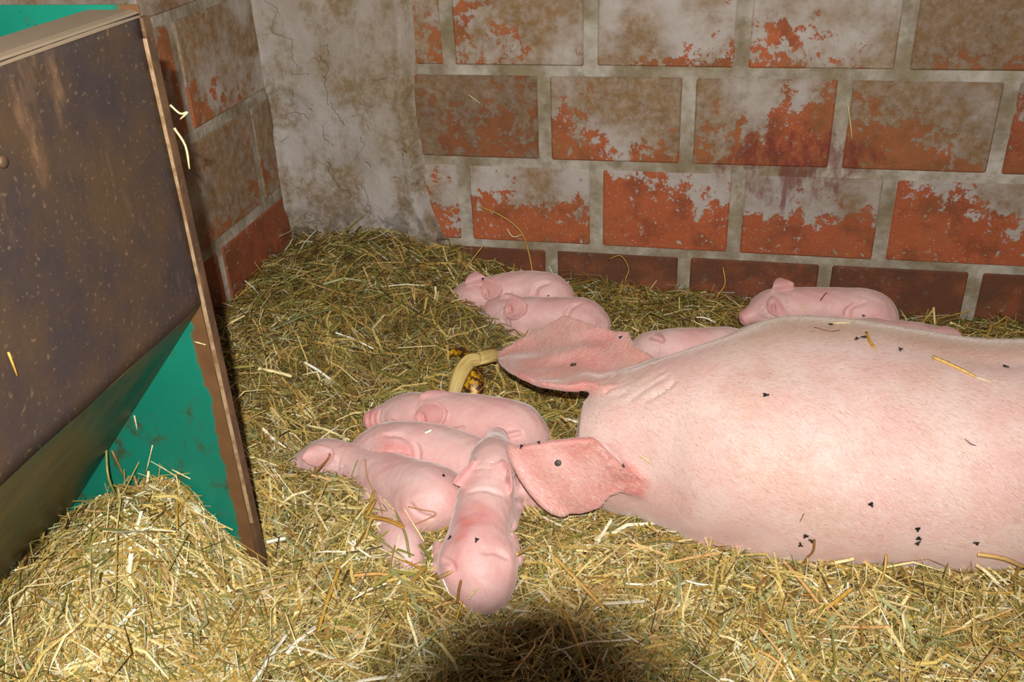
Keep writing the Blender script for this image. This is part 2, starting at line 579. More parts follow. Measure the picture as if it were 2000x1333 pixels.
# front sheet: gently dished grid with thickness
ny, nzg = 40, 20
V = []
for side in (0, 1):
    for j in range(nzg + 1):
        for i in range(ny + 1):
            y = Y0 + (YE - Y0) * i / ny
            z = ZB + (ZT - ZB) * j / nzg
            dent = 0.004 * float(fbm(np.array([y * 6.0]), np.array([z * 6.0 + 3]))[0])
            V.append((XP + dent - side * 0.003, y, z))
W_ = ny + 1
n1 = W_ * (nzg + 1)
Fs = []
for j in range(nzg):
    for i in range(ny):
        a = j * W_ + i
        Fs += [(a, a + 1, a + 1 + W_, a + W_), (n1 + a, n1 + a + W_, n1 + a + 1 + W_, n1 + a + 1)]
for i in range(ny):
    a, b = i, nzg * W_ + i
    Fs += [(a, n1 + a, n1 + a + 1, a + 1), (b, b + 1, n1 + b + 1, n1 + b)]
for j in range(nzg):
    a, b = j * W_, j * W_ + ny
    Fs += [(a, a + W_, n1 + a + W_, n1 + a), (b, n1 + b, n1 + b + W_, b + W_)]
front = fpart('front_panel', mesh_py('front_panel', V, Fs), RUST, True, 'rusty brown front sheet')
# folded rim, rounded over the front edge
prof = [(XP + 0.0005, ZT - 0.004), (XP + 0.0005, ZT - 0.002), (XP - 0.003, ZT + 0.002), (XP - 0.010, ZT + 0.004), (XP - 0.062, ZT + 0.004), (XP - 0.066, ZT + 0.001), (XP - 0.066, ZT - 0.012), (XP - 0.063, ZT - 0.012), (XP - 0.062, ZT), (XP - 0.010, ZT), (XP - 0.003, ZT - 0.004)]
V = [(a, y, b) for y in (Y0, YE) for a, b in prof]
m_ = len(prof)
Fs = [(i, (i + 1) % m_, m_ + (i + 1) % m_, m_ + i) for i in range(m_)] + [tuple(range(m_))[::-1], tuple(range(m_, 2 * m_))]
fpart('top_rim', mesh_py('top_rim', V, Fs), DUST, False, 'dusty folded top rim')
# sloping throat sheet
a0, a1 = np.array((XP, ZB)), np.array((-0.985, 0.041))
nn = np.array((a1[1] - a0[1], -(a1[0] - a0[0])))
nn = nn / np.linalg.norm(nn) * 0.003
V = [(p[0], y, p[1]) for y in (Y0, YE) for p in (a0, a1, a1 + nn, a0 + nn)]
fpart('throat_sheet', mesh_py('throat_sheet', V, [(0, 1, 5, 4), (1, 2, 6, 5), (2, 3, 7, 6), (3, 0, 4, 7), (3, 2, 1, 0), (4, 5, 6, 7)]), SLOPE, False, 'grimy dark green sloping sheet')
for yy in (Y0 - 0.003, YE):
    plate = fpart('end_plate', box_mesh('end_plate', XL + 0.002, XP, yy, yy + 0.004, -0.06, 0.835, 0.001), GREEN, False, 'scuffed green enamel end plate')
    fpart('edge_angle', box_mesh('edge_angle', XP - 0.004, XP + 0.004, yy - 0.002, yy + 0.014, -0.06, 0.822, 0.0018, 2), RUSTEDGE, False, 'rusty edge angle', plate)
fpart('highlight_edge', box_mesh('highlight_edge', XP - 0.001, XP + 0.0044, YE - 0.0036, YE - 0.0018, 0.12, 0.80, 0.0004), mat_rust('highlight_metal', lin(196, 164, 126), lin(150, 114, 78), lin(226, 204, 170), 6, 0.3), False, 'edge strip of the front sheet with its highlight painted bright', front)  # edge highlight put into the colour of a thin lighter metal strip
fpart('back_sheet', box_mesh('back_sheet', XL + 0.002, XL + 0.006, Y0, YE, 0.02, 0.835), GREEN)
fpart('trough_floor', box_mesh('trough_floor', XL + 0.004, XP - 0.05, Y0, YE, -0.07, -0.06), SLOPE)
for yy, zz in [tuple(PX(3, 316, XP)[1:])]:
    bm = bmesh.new()
    bmesh.ops.create_uvsphere(bm, u_segments=12, v_segments=6, radius=0.006, matrix=Matrix.Translation((XP + 0.0015, yy, zz)) @ Matrix.Diagonal((0.45, 1, 1, 1)))
    me = bpy.data.meshes.new('rivet')
    bm.to_mesh(me)
    bm.free()
    fpart('rivet', me, RUSTEDGE, True, None, front)


# ------------------------------------------------------------------ signed distance bodies
class SDF:
    def __init__(self, lo, hi, h):
        self.lo = np.array(lo, float)
        self.h = h
        self.n = np.ceil((np.array(hi) - self.lo) / h).astype(int) + 1
        self.d = np.full(self.n, 0.5, np.float32)
        self.ax = [(self.lo[i] + h * np.arange(self.n[i])).astype(np.float32) for i in range(3)]

    def sub(self, lo, hi):
        a = np.clip(np.floor((np.array(lo) - self.lo) / self.h).astype(int), 0, self.n - 1)
        b = np.clip(np.ceil((np.array(hi) - self.lo) / self.h).astype(int) + 1, 1, self.n)
        s = tuple(slice(a[i], b[i]) for i in range(3))
        return s, np.meshgrid(*[self.ax[i][s[i]] for i in range(3)], indexing='ij', sparse=True)

    def union(self, s, d, k):
        a = self.d[s]
        if k <= 0:
            self.d[s] = np.minimum(a, d)
        else:
            hh = np.maximum(k - np.abs(a - d), 0) / k
            self.d[s] = np.minimum(a, d) - hh * hh * k * 0.25

    def cut(self, s, d, k):
        a = -self.d[s]
        hh = np.maximum(k - np.abs(a - d), 0) / k
        self.d[s] = -(np.minimum(a, d) - hh * hh * k * 0.25)

    def capsule_d(self, a, b, ra, rb, pad):
        a, b = np.array(a, float), np.array(b, float)
        r = max(ra, rb) + pad
        s, (X, Y, Z) = self.sub(np.minimum(a, b) - r, np.maximum(a, b) + r)
        ab = b - a
        L2 = max(float(ab @ ab), 1e-12)
        t = np.clip(((X - a[0]) * ab[0] + (Y - a[1]) * ab[1] + (Z - a[2]) * ab[2]) / L2, 0, 1)
        d = np.sqrt((X - a[0] - t * ab[0]) ** 2 + (Y - a[1] - t * ab[1]) ** 2 + (Z - a[2] - t * ab[2]) ** 2) - (ra + (rb - ra) * t)
        return s, d.astype(np.float32)

    def capsule(self, a, b, ra, rb, k=0.01):
        self.union(*self.capsule_d(a, b, ra, rb, k + 0.03), k)

    def groove(self, pts, r, k):
        for a, b in zip(pts[:-1], pts[1:]):
            self.cut(*self.capsule_d(a, b, r, r, k + 0.004), k)

    def ellipsoid(self, c, axes, rad, k=0.01):
        c = np.array(c, float)
        R = max(rad) + k + 0.03
        s, (X, Y, Z) = self.sub(c - R, c + R)
        k0 = 0
        k1 = 0
        for e, r in zip(axes, rad):
            u = (X - c[0]) * e[0] + (Y - c[1]) * e[1] + (Z - c[2]) * e[2]
            k0 = k0 + (u / r) ** 2
            k1 = k1 + (u / (r * r)) ** 2
        k0, k1 = np.sqrt(k0), np.sqrt(k1)
        self.union(s, (k0 * (k0 - 1) / np.maximum(k1, 1e-6)).astype(np.float32), k)

    def sheet_d(self, poly3, thick, cup=0.0, nhint=None, pad=0.02, wav=0.0):
        """thin curved leaf from a 3D outline: plane fit, quadratic surface, outline distance"""
        P3 = np.array(poly3, float)
        c = P3.mean(0)
        U, S, Vt = np.linalg.svd(P3 - c)
        e1, e2, e3 = Vt
        if nhint is not None and e3 @ np.array(nhint) < 0:
            e3 = -e3
        q = np.stack([(P3 - c) @ e1, (P3 - c) @ e2, (P3 - c) @ e3], 1)
        A = np.stack([np.ones(len(q)), q[:, 0], q[:, 1], q[:, 0] ** 2, q[:, 0] * q[:, 1], q[:, 1] ** 2], 1)
        reg = np.diag([1e-6, 1e-6, 1e-6, 1e-5, 1e-5, 1e-5])
        co = np.linalg.solve(A.T @ A + reg, A.T @ q[:, 2])
        lo, hi = P3.min(0) - thick - pad - abs(cup), P3.max(0) + thick + pad + abs(cup)
        s, (X, Y, Z) = self.sub(lo, hi)
        X, Y, Z = X - c[0], Y - c[1], Z - c[2]
        u = X * e1[0] + Y * e1[1] + Z * e1[2]
        v = X * e2[0] + Y * e2[1] + Z * e2[2]
        w = X * e3[0] + Y * e3[1] + Z * e3[2]
        n = len(q)
        dd = np.full(u.shape, 1e9)
        inside = np.ones(u.shape)
        for i in range(n):
            ax_, ay_ = q[i, 0], q[i, 1]
            bx_, by_ = q[i - 1, 0], q[i - 1, 1]
            ex, ey = bx_ - ax_, by_ - ay_
            wx, wy = u - ax_, v - ay_
            t = np.clip((wx * ex + wy * ey) / max(ex * ex + ey * ey, 1e-12), 0, 1)
            dd = np.minimum(dd, (wx - ex * t) ** 2 + (wy - ey * t) ** 2)
            c1, c2, c3 = v >= ay_, v < by_, ex * wy > ey * wx
            flip = (c1 & c2 & c3) | (~c1 & ~c2 & ~c3)
            inside = np.where(flip, -inside, inside)
        dp = np.sqrt(dd) * inside                    # negative inside
        hw = max(abs(q[:, 1]).max(), 1e-4)
        sur = co[0] + co[1] * u + co[2] * v + co[3] * u * u + co[4] * u * v + co[5] * v * v
        sur = sur + cup * ((v / hw) ** 2 - 0.4)
        if wav:
            sur = sur + wav * np.sin(u * 34 + 1.4 * np.sin(v * 46 + 1)) + 0.5 * wav * np.sin(v * 95 + 2 * np.sin(u * 40))
        dz = np.abs(w - sur) - thick * 0.5
        d = np.minimum(np.maximum(dp, dz), 0) + np.sqrt(np.maximum(dp, 0) ** 2 + np.maximum(dz, 0) ** 2) - thick * 0.4
        return s, d.astype(np.float32)

    def sheet(self, poly3, thick, cup=0.0, k=0.008, nhint=None, wav=0.0):
        s, d = self.sheet_d(poly3, thick, cup, nhint, wav=wav)
        self.union(s, d, k)
        return s, d

    def press(self, other, give=0.0006):
        lo = np.maximum(self.lo, other.lo + other.h)
        hi = np.minimum(self.lo + self.h * (self.n - 1), other.lo + other.h * (other.n - 2))
        if (hi - lo < self.h * 2).any():
            return
        i0 = np.ceil((lo - self.lo) / self.h).astype(int)
        i1 = np.floor((hi - self.lo) / self.h).astype(int)
        s = tuple(slice(i0[k], i1[k] + 1) for k in range(3))
        g = [(self.ax[k][s[k]] - other.lo[k]) / other.h for k in range(3)]
        b = [np.clip(np.floor(q).astype(int), 0, other.n[k] - 2) for k, q in enumerate(g)]
        f = [(q - bb_).astype(np.float32) for q, bb_ in zip(g, b)]
        val = 0
        for c in ((0, 0, 0), (0, 0, 1), (0, 1, 0), (0, 1, 1), (1, 0, 0), (1, 0, 1), (1, 1, 0), (1, 1, 1)):
            wt = [f[k] if c[k] else 1 - f[k] for k in range(3)]
            val = val + other.d[np.ix_(b[0] + c[0], b[1] + c[1], b[2] + c[2])] * wt[0][:, None, None] * wt[1][None, :, None] * wt[2][None, None, :]
        self.d[s] = np.maximum(self.d[s], -val - give)

    def march(self, px, py):
        d = ray(px, py)
        d = d / np.linalg.norm(d)
        ts = np.arange(0.6, 3.0, self.h * 0.5)
        P = CAM + ts[:, None] * d
        ijk = np.round((P - self.lo) / self.h).astype(int)
        ok = ((ijk >= 0) & (ijk < self.n)).all(1)
        ijk = np.clip(ijk, 0, self.n - 1)
        v = np.where(ok, self.d[ijk[:, 0], ijk[:, 1], ijk[:, 2]], 1)
        w = np.argmax(v < 0) if (v < 0).any() else np.argmin(v)
        return P[w]

    def groove_px(self, pix, r, k, lift=0.0):
        self.groove([p - FWD * lift for p in catmull([self.march(*q) for q in pix], 5)], r, k)

    def mesh(self, name, smooth=2):
        d = self.d
        neg = d < 0
        sh = tuple(np.array(d.shape) - 1)
        acc = np.zeros(sh + (3,), np.float32)
        cnt = np.zeros(sh, np.float32)
        cor = [(i, j, k) for i in (0, 1) for j in (0, 1) for k in (0, 1)]
        sl = lambda o: tuple(slice(o[i], o[i] + sh[i]) for i in range(3))
        act = np.zeros(sh, np.int8)
        for c in cor:
            act += neg[sl(c)]
        act = (act > 0) & (act < 8)
        ii = np.argwhere(act)
        val = {c: d[ii[:, 0] + c[0], ii[:, 1] + c[1], ii[:, 2] + c[2]] for c in cor}
        acc = np.zeros((len(ii), 3))
        cnt = np.zeros(len(ii))
        for c in cor:
            for ax in range(3):
                if c[ax]:
                    continue
                e = list(c)
                e[ax] = 1
                e = tuple(e)
                a, b = val[c], val[e]
                m = (a < 0) != (b < 0)
                t = np.where(m, a / np.where(m, a - b, 1), 0)
                p = np.zeros((len(ii), 3)) + np.array(c)
                p[:, ax] = t
                acc += p * m[:, None]
                cnt += m
        V = (ii + acc / cnt[:, None]) * self.h + self.lo
        idm = np.full(sh, -1, np.int64)
        idm[ii[:, 0], ii[:, 1], ii[:, 2]] = np.arange(len(ii))
        quads = []
        for ax in range(3):
            a = [slice(None)] * 3
            b = [slice(None)] * 3
            a[ax] = slice(0, -1)
            b[ax] = slice(1, None)
            ch = np.argwhere(neg[tuple(a)] != neg[tuple(b)])
            u, v = [(1, 2), (2, 0), (0, 1)][ax]
            ok = (ch[:, u] > 0) & (ch[:, v] > 0) & (ch[:, u] < sh[u]) & (ch[:, v] < sh[v]) & (ch[:, ax] < sh[ax])
            ch = ch[ok]
            q = []
            for du, dv in ((1, 1), (0, 1), (0, 0), (1, 0)):
                p = ch.copy()
                p[:, u] -= du
                p[:, v] -= dv
                q.append(idm[p[:, 0], p[:, 1], p[:, 2]])
            q = np.stack(q, 1)
            inn = neg[ch[:, 0], ch[:, 1], ch[:, 2]]
            q[~inn] = q[~inn][:, ::-1]
            quads.append(q)
        Q = np.concatenate(quads)
        for _ in range(smooth):                     # laplacian over quad edges
            s = np.zeros_like(V)
            c = np.zeros(len(V))
            for a, b in ((0, 1), (1, 2), (2, 3), (3, 0)):
                np.add.at(s, Q[:, a], V[Q[:, b]])
                np.add.at(s, Q[:, b], V[Q[:, a]])
                np.add.at(c, Q[:, a], 1)
                np.add.at(c, Q[:, b], 1)
            V = V * 0.5 + 0.5 * s / np.maximum(c, 1)[:, None]
        return mesh_np(name, V, Q), V


def catmull(pts, n):
    P = np.array(pts, float)
    P = np.vstack([2 * P[0] - P[1], P, 2 * P[-1] - P[-2]])
    out = []
    for i in range(1, len(P) - 2):
        for t in np.linspace(0, 1, n, endpoint=False):
            a, b, c, d = P[i - 1], P[i], P[i + 1], P[i + 2]
            out.append(0.5 * (2 * b + (c - a) * t + (2 * a - 5 * b + 4 * c - d) * t * t + (3 * b - a - 3 * c + d) * t ** 3))
    out.append(P[-2])
    return np.array(out)


def unit(v):
    v = np.array(v, float)
    return v / max(np.linalg.norm(v), 1e-9)


ZUP = np.array([0, 0, 1.0])
FLOWS = []
SDFS = []
PIGS = []                                      # (object, bvh) for putting flies and stalks on skin


def piglet(name, spine, ears, label, side_legs=(1, -1), haunch=(1, 1), hind=(1, 1), eye=None, hw_=0.66, folds=(), lines=(), blush=(), h=0.0019, zs=0.94, group='newborn piglets', snout_wr=True):
    """spine: (px, py, z, r) from rump to nose"""
    S = np.array([list(PZ(a, b, z)) + [r] for a, b, z, r in spine])
    C = catmull(S, 5)
    pad = 0.075
    lo, hi = S[:, :3].min(0) - pad, S[:, :3].max(0) + pad
    sd = SDF(lo, hi, h)
    for a, b in zip(C[:-1], C[1:]):
        sd.capsule(a[:3], b[:3], max(a[3], .004), max(b[3], .004), 0.004)
    hip, sho, head, muz, tip = S[1], S[3], S[5], S[6], S[-1]
    fh = unit((S[2] - S[0])[:3] * (1, 1, 0.3))
    fs = unit((S[4] - S[2])[:3] * (1, 1, 0.3))
    sh_, ss_ = unit(np.cross(ZUP, fh)), unit(np.cross(ZUP, fs))
    ff = unit((tip - head)[:3])
    sf = unit(np.cross(ZUP, ff))
    uf = np.cross(ff, sf)
    tone_sources = []
    for i, sg in enumerate((1, -1)):            # left, right flank
        if haunch[i]:
            r = hip[3]
            c = hip[:3] + sh_ * sg * r * hw_ + fh * r * 0.12 - ZUP * r * 0.18
            ax1 = unit(fh * 0.85 - ZUP * 0.55)
            ax3 = np.cross(sh_, ax1)
            sd.ellipsoid(c, (ax1, sh_, ax3), (r * 0.95, r * 0.47, r * 0.78), 0.012)
            tone_sources.append((c, r * 0.9, 0.35))
            k1 = c + fh * r * 0.75 - ZUP * r * 0.40 + sh_ * sg * r * 0.1
            k2 = k1 - fh * r * 0.2 - ZUP * r * 0.12 + sh_ * sg * r * 0.35
            k3 = k2 + fh * 0.045 - ZUP * 0.004
            if hind[i]:
                sd.capsule(c, k1, 0.020, 0.015, 0.008)
                sd.capsule(k1, k2, 0.014, 0.011, 0.006)
                sd.capsule(k2, k3, 0.010, 0.0085, 0.005)
        if sg in side_legs:
            r = sho[3]
            c = sho[:3] + ss_ * sg * r * 0.66 - ZUP * r * 0.25
            sd.ellipsoid(c, (fs, ss_, ZUP), (r * 0.72, r * 0.36, r * 0.66), 0.010)
            e = c - fs * r * 0.25 - ZUP * r * 0.45 + ss_ * sg * r * 0.25
            w = e + fs * 0.042 - ZUP * 0.006 + ss_ * sg * 0.004
            sd.capsule(c, e, 0.016, 0.0125, 0.008)
            sd.capsule(e, w, 0.0115, 0.009, 0.005)
            sd.capsule(w, w + fs * 0.016 - ZUP * 0.002, 0.009, 0.0075, 0.004)
    # head: cheeks, brow, snout disc
    r = head[3]
    for sg in (1, -1):
        sd.ellipsoid(head[:3] + sf * sg * r * 0.42 - uf * r * 0.30 + ff * r * 0.15, (ff, sf, uf), (r * 0.85, r * 0.62, r * 0.62), 0.012)
        sd.ellipsoid(head[:3] + sf * sg * r * 0.55 + uf * r * 0.32 + ff * r * 0.50, (ff, sf, uf), (r * 0.42, r * 0.28, r * 0.26), 0.008)
        ec = head[:3] + sf * sg * r * 0.86 + uf * r * 0.08 + ff * r * 0.62
        arc = [ec + ff * r * a - uf * r * b for a, b in ((-.30, .02), (-.12, .13), (.08, .13), (.26, .0))]
        sd.groove([p + sf * sg * r * 0.02 for p in arc], 0.0016, 0.004)
    sd.ellipsoid(tip[:3] + ff * tip[3] * 0.55, (ff, sf, uf), (tip[3] * 0.5, tip[3] * 1.08, tip[3] * 1.0), 0.005)
    for sg in (1, -1):
        nz_ = tip[:3] + ff * tip[3] * 1.05 + sf * sg * tip[3] * 0.42
        sd.groove([nz_ - ff * 0.004, nz_ + ff * 0.006], 0.0026, 0.002)
        mth = [tip[:3] + ff * tip[3] * 0.5 + sf * sg * tip[3] * 0.7 - uf * tip[3] * 0.72, muz[:3] + sf * sg * muz[3] * 0.95 - uf * muz[3] * 0.4]
        sd.groove(mth, 0.0012, 0.003)
    ear_d = []
    canals = []
    for e in ears:
        b = sd.march(*e['base']) - FWD * e['lift']
        nn_ = unit(e['n'])
        poly = []
        for q in catmull(list(e['out']) + [e['out'][0]], 3)[:-1]:
            rr_ = ray(*q)
            poly.append(CAM + rr_ * (((b - CAM) @ nn_) / (rr_ @ nn_)))
        s, d = sd.sheet(poly, 0.0036, e['cup'] * 1.5, 0.006, e['n'])
        if e['canal']:
            cb = sd.march(*e['canal'])
            sd.cut(*sd.capsule_d(cb - UP * 0.005 + FWD * 0.003, cb + UP * 0.006 + FWD * 0.003, 0.0036, 0.0022, 0.012), 0.006)
            canals.append(cb)
        ear_d.append((s, d))
    for fpx in folds:
        sd.groove_px(fpx, 0.0003, 0.0075)
    for fpx in lines:
        sd.groove_px(fpx, 0.0006, 0.0030)
    # neck folds
    nk = S[4]
    fn = unit((S[5] - S[3])[:3])
    sn = unit(np.cross(ZUP, fn))
    un = np.cross(fn, sn)
    for off in (-0.35, 0.0, 0.3):
        ring = [nk[:3] + fn * off * nk[3] + (sn * math.cos(a) + un * math.sin(a)) * (nk[3] * 1.02) for a in np.linspace(-0.5, math.pi + 0.5, 18)]
        sd.groove(ring, 0.0003, 0.0022)
    X, Y, Z = np.meshgrid(*sd.ax, indexing='ij', sparse=True)
    ph = S[0, 0] * 91
    sd.d += (0.0005 * np.sin(X * 120 + ph + 2.0 * np.sin(Y * 95)) * np.sin(Y * 135 + 1.5 * np.sin(Z * 120 + ph)) + 0.00018 * np.sin(X * 330 + 2 * np.sin(Z * 260)) * np.sin(Y * 290 + ph)).astype(np.float32)
    for other in SDFS:                         # flesh gives way where an earlier animal lies against it
        sd.press(other)
    SDFS.append(sd)
    me, V = sd.mesh(name)
    # skin tone
    tone = np.zeros((len(V), 4), np.float32)
    tone[:, 3] = 1
    pink = 0.30 + 1.3 * fbm(V[:, 0] * 20, V[:, 1] * 20 + V[:, 2] * 9)
    ijk = np.clip(np.round((V - sd.lo) / h).astype(int), 0, sd.n - 1)
    for s, d in ear_d:
        f = np.full(sd.n, 0.05, np.float32)
        f[s] = d
        pink = np.maximum(pink, sstep(0.008, -0.001, f[ijk[:, 0], ijk[:, 1], ijk[:, 2]]) * 0.95)
    dt = np.linalg.norm(V - tip[:3], axis=1)
    pink = np.maximum(pink, sstep(0.035, 0.01, dt) * 1.0)
    for cb in canals:
        tone[:, 2] = np.maximum(tone[:, 2], 0.9 * sstep(0.011, 0.003, np.linalg.norm(V - cb, axis=1)))
    dh = np.linalg.norm(V - (head[:3] + uf * r * 0.7), axis=1)
    tone[:, 1] = sstep(0.06, 0.02, dh) * 0.35
    for c, rr, am in tone_sources:
        tone[:, 2] = np.maximum(tone[:, 2], am * sstep(rr * 1.2, rr * 0.4, np.linalg.norm(V - c, axis=1)))
    tone[:, 2] = np.maximum(tone[:, 2], sstep(0.03, 0.012, dt) * 0.6)
    tone[:, 0] = np.clip(pink, 0, 1)
    for bx_, by_, br in blush:
        tone[:, 2] = np.maximum(tone[:, 2], 0.95 * sstep(br, br * 0.2, np.linalg.norm(V - sd.march(bx_, by_), axis=1)))
    org = np.array([hip[0], hip[1], max(0.0, float(straw_h(hip[0], hip[1])))])
    me.vertices.foreach_set('co', (V - org).astype(np.float32).ravel())
    point_attr(me, 'tone', tone)
    o = add_obj(name, me, PIGSKIN, None, True)
    o.location = org
    tag(o, label, 'piglet', group)
    PIGS.append((o, V, me))
    FLOWS.append(-fh)
    return o


TC = -FWD                                    # towards the camera


def ear(out, base, n=(0, 0, 0), cup=0.006, canal=None, lift=0.004):
    return dict(out=out, base=base, n=TC + np.array(n, float), cup=cup, canal=canal, lift=lift)


# ---- piglets: rump, hip, middle, shoulder, neck, head, muzzle, tip
piglet('piglet', [(946, 1142, .040, .042), (933, 1100, .058, .049), (936, 1040, .070, .0440), (948, 980, .082, .0425), (957, 938, .100, .035), (962, 900, .112, .034), (968, 872, .098, .022), (970, 858, .090, .017)],
       [ear([(926, 899), (928, 918), (920, 939), (907, 949), (888, 944), (889, 937), (906, 918)], (926, 912), 0.5 * RIGHT + 0.2 * UP, .008, None, 0.002),
        ear([(970, 910), (982, 901), (994, 906), (1001, 929), (1000, 955), (993, 965), (978, 955), (965, 942), (965, 924)], (974, 914), -0.45 * RIGHT + 0.25 * UP, .007, (993, 932), 0.002)],
       'pink piglet sprawled with its head on its sibling and its rump in the shadow', hw_=0.72, folds=([(945, 1078), (968, 1078), (992, 1090)], [(915, 962), (945, 957), (980, 966)], [(862, 1092), (880, 1100), (886, 1112)]), blush=((915, 1060, .05), (925, 1010, .045), (905, 1100, .04)))
piglet('piglet', [(872, 985, .045, .036), (842, 972, .055, .0500), (782, 943, .050, .0440), (722, 916, .042, .038), (678, 902, .044, .031), (634, 896, .046, .033), (598, 906, .036, .022), (578, 914, .030, .017)],
       [ear([(589, 895), (600, 879), (617, 871), (637, 872), (649, 879), (646, 895), (631, 911), (606, 908)], (644, 886), 0.3 * RIGHT, -.005)],
       'pink piglet with its head dug into straw and ear showing', side_legs=(1,), hind=(1, 0), folds=([(800, 985), (818, 1004), (845, 1012)],))
piglet('piglet', [(722, 885, .050, .034), (764, 882, .056, .049), (846, 884, .056, .0480), (925, 908, .050, .045), (972, 928, .046, .038), (1010, 946, .044, .034), (1042, 962, .036, .022), (1060, 972, .032, .017)],
       [ear([(1008, 912), (1018, 916), (1022, 930), (1021, 945), (1014, 958), (1007, 945)], (1010, 925), 0.7 * RIGHT, .005)],
       'pink piglet with a pale straw flake on its back, rump towards the feeder', hind=(1, 0), side_legs=(1,), hw_=0.74, folds=([(752, 850), (785, 853), (806, 868), (812, 900)], [(812, 866), (818, 885), (817, 902)]), blush=((770, 885, .05),))
piglet('piglet', [(1042, 852, .055, .028), (1005, 838, .066, .046), (940, 823, .070, .0450), (880, 815, .068, .043), (836, 812, .066, .038), (796, 808, .066, .036), (752, 816, .058, .0225), (730, 821, .056, .0170)],
       [ear([(812, 816), (822, 797), (844, 788), (858, 790), (867, 803), (865, 822), (859, 835), (844, 834), (822, 830)], (814, 815), -0.5 * RIGHT, .008, (826, 820)),
        ear([(820, 774), (837, 764), (861, 764), (879, 771), (862, 778), (838, 780)], (830, 776), 0.5 * ZUP, -.003, None, 0.0)],
       'pink piglet asleep along the banana peel with wrinkled snout and flared ear', hind=(0, 1), side_legs=(-1,), folds=([(976, 868), (992, 852), (1018, 846)], [(868, 838), (886, 842), (905, 836)]), lines=([(764, 820), (776, 828), (789, 822)], [(722, 806), (719, 822), (725, 838)], [(733, 803), (730, 820), (735, 836)], [(744, 800), (741, 818), (745, 834)]))
piglet('piglet', [(799, 1098, .014, .022), (788, 1070, .022, .031), (768, 1032, .024, .031), (740, 1000, .018, .031), (705, 985, .008, .028), (672, 976, .006, .028), (645, 972, .000, .018), (630, 970, -.002, .014)],
       [ear([(676, 975), (690, 962), (702, 962), (696, 974)], (680, 972), (0, 0, 1), -.004)],
       'deep pink piglet almost hidden under straw with only its back showing', side_legs=(), haunch=(0, 0))
piglet('piglet', [(1166, 634, .045, .029), (1136, 622, .058, .042), (1078, 620, .060, .0420), (1024, 618, .060, .041), (995, 616, .058, .037), (972, 612, .058, .034), (955, 636, .038, .021), (948, 648, .028, .016)],
       [ear([(985, 606), (991, 592), (1003, 583), (1018, 586), (1026, 598), (1022, 615), (1010, 624), (994, 620)], (990, 606), -0.45 * RIGHT, .008, (997, 604)),
        ear([(978, 580), (990, 573), (1006, 577), (1014, 584), (1000, 586)], (988, 584), 0.4 * ZUP, -.003, None, 0.0)],
       'pink piglet nestled behind the raised sow ear, ear opening towards the feeder', hind=(1, 0), side_legs=(1,), folds=([(1108, 630), (1112, 608), (1136, 592)], [(1103, 630), (1106, 610), (1122, 596)], [(986, 626), (988, 640)], [(993, 626), (994, 640)]), lines=([(948, 614), (958, 619), (970, 612)],))
piglet('piglet', [(1097, 580, .070, .028), (1070, 573, .078, .043), (1022, 567, .078, .0415), (975, 573, .074, .040), (944, 579, .072, .036), (914, 583, .070, .0345), (896, 602, .050, .021), (890, 612, .042, .016)],
       [ear([(908, 556), (914, 541), (928, 531), (938, 535), (948, 543), (942, 552), (926, 558)], (922, 556), (0, 0, 0), -.008, None, 0.0),
        ear([(940, 562), (950, 546), (969, 553), (978, 563), (976, 573), (963, 583), (950, 584), (945, 575)], (944, 574), -0.5 * RIGHT, .007, (951, 574))],
       'pink piglet dozing by the back wall with both ears pricked, behind its sibling', hind=(0, 1), side_legs=(-1,), folds=([(1046, 578), (1052, 562), (1074, 552)], [(1041, 578), (1046, 563), (1062, 552)]), lines=([(904, 591), (911, 595), (921, 589)],))
piglet('piglet', [(1728, 622, .050, .028), (1696, 608, .060, .0440), (1622, 602, .062, .0425), (1562, 601, .062, .0415), (1532, 600, .062, .038), (1504, 600, .062, .0350), (1474, 614, .050, .0205), (1460, 620, .045, .016)],
       [ear([(1506, 568), (1512, 552), (1525, 544), (1539, 549), (1547, 554), (1547, 564), (1526, 570)], (1522, 567), (0, 0, 0), -.009, None, 0.0),
        ear([(1512, 579), (1522, 588), (1534, 606), (1536, 620), (1522, 618), (1505, 612), (1500, 601), (1503, 588)], (1506, 590), -0.4 * RIGHT + 0.2 * UP, .007, (1512, 602))],
       'pink piglet lying against the brick wall with a red scratch on its flank', folds=([(1656, 618), (1664, 600), (1690, 590)], [(1650, 618), (1656, 604), (1672, 594)]), lines=([(1476, 603), (1484, 607), (1494, 601)],))
piglet('piglet', [(1450, 682, .050, .028), (1425, 682, .056, .0420), (1370, 682, .058, .0410), (1322, 682, .058, .0400), (1296, 682, .058, .036), (1268, 684, .058, .034), (1244, 694, .046, .020), (1234, 700, .040, .016)],
       [ear([(1272, 662), (1282, 653), (1291, 656), (1295, 667), (1284, 670)], (1280, 667), (0, 0, 0), -.006, None, 0.0)],
       'pink piglet tucked behind the sow neck with only head and back in view')
piglet('piglet', [(1655, 662, .045, .028), (1685, 661, .052, .0400), (1735, 664, .052, .0390), (1785, 668, .052, .0380), (1812, 671, .050, .035), (1838, 675, .050, .0330), (1868, 688, .040, .020), (1880, 694, .034, .016)],
       [ear([(1822, 648), (1841, 638), (1862, 642), (1875, 656), (1858, 662), (1834, 660)], (1832, 657), (0, 0, 0), -.006, None, 0.0)],
       'pink piglet almost hidden behind the sow with one ear tip showing')

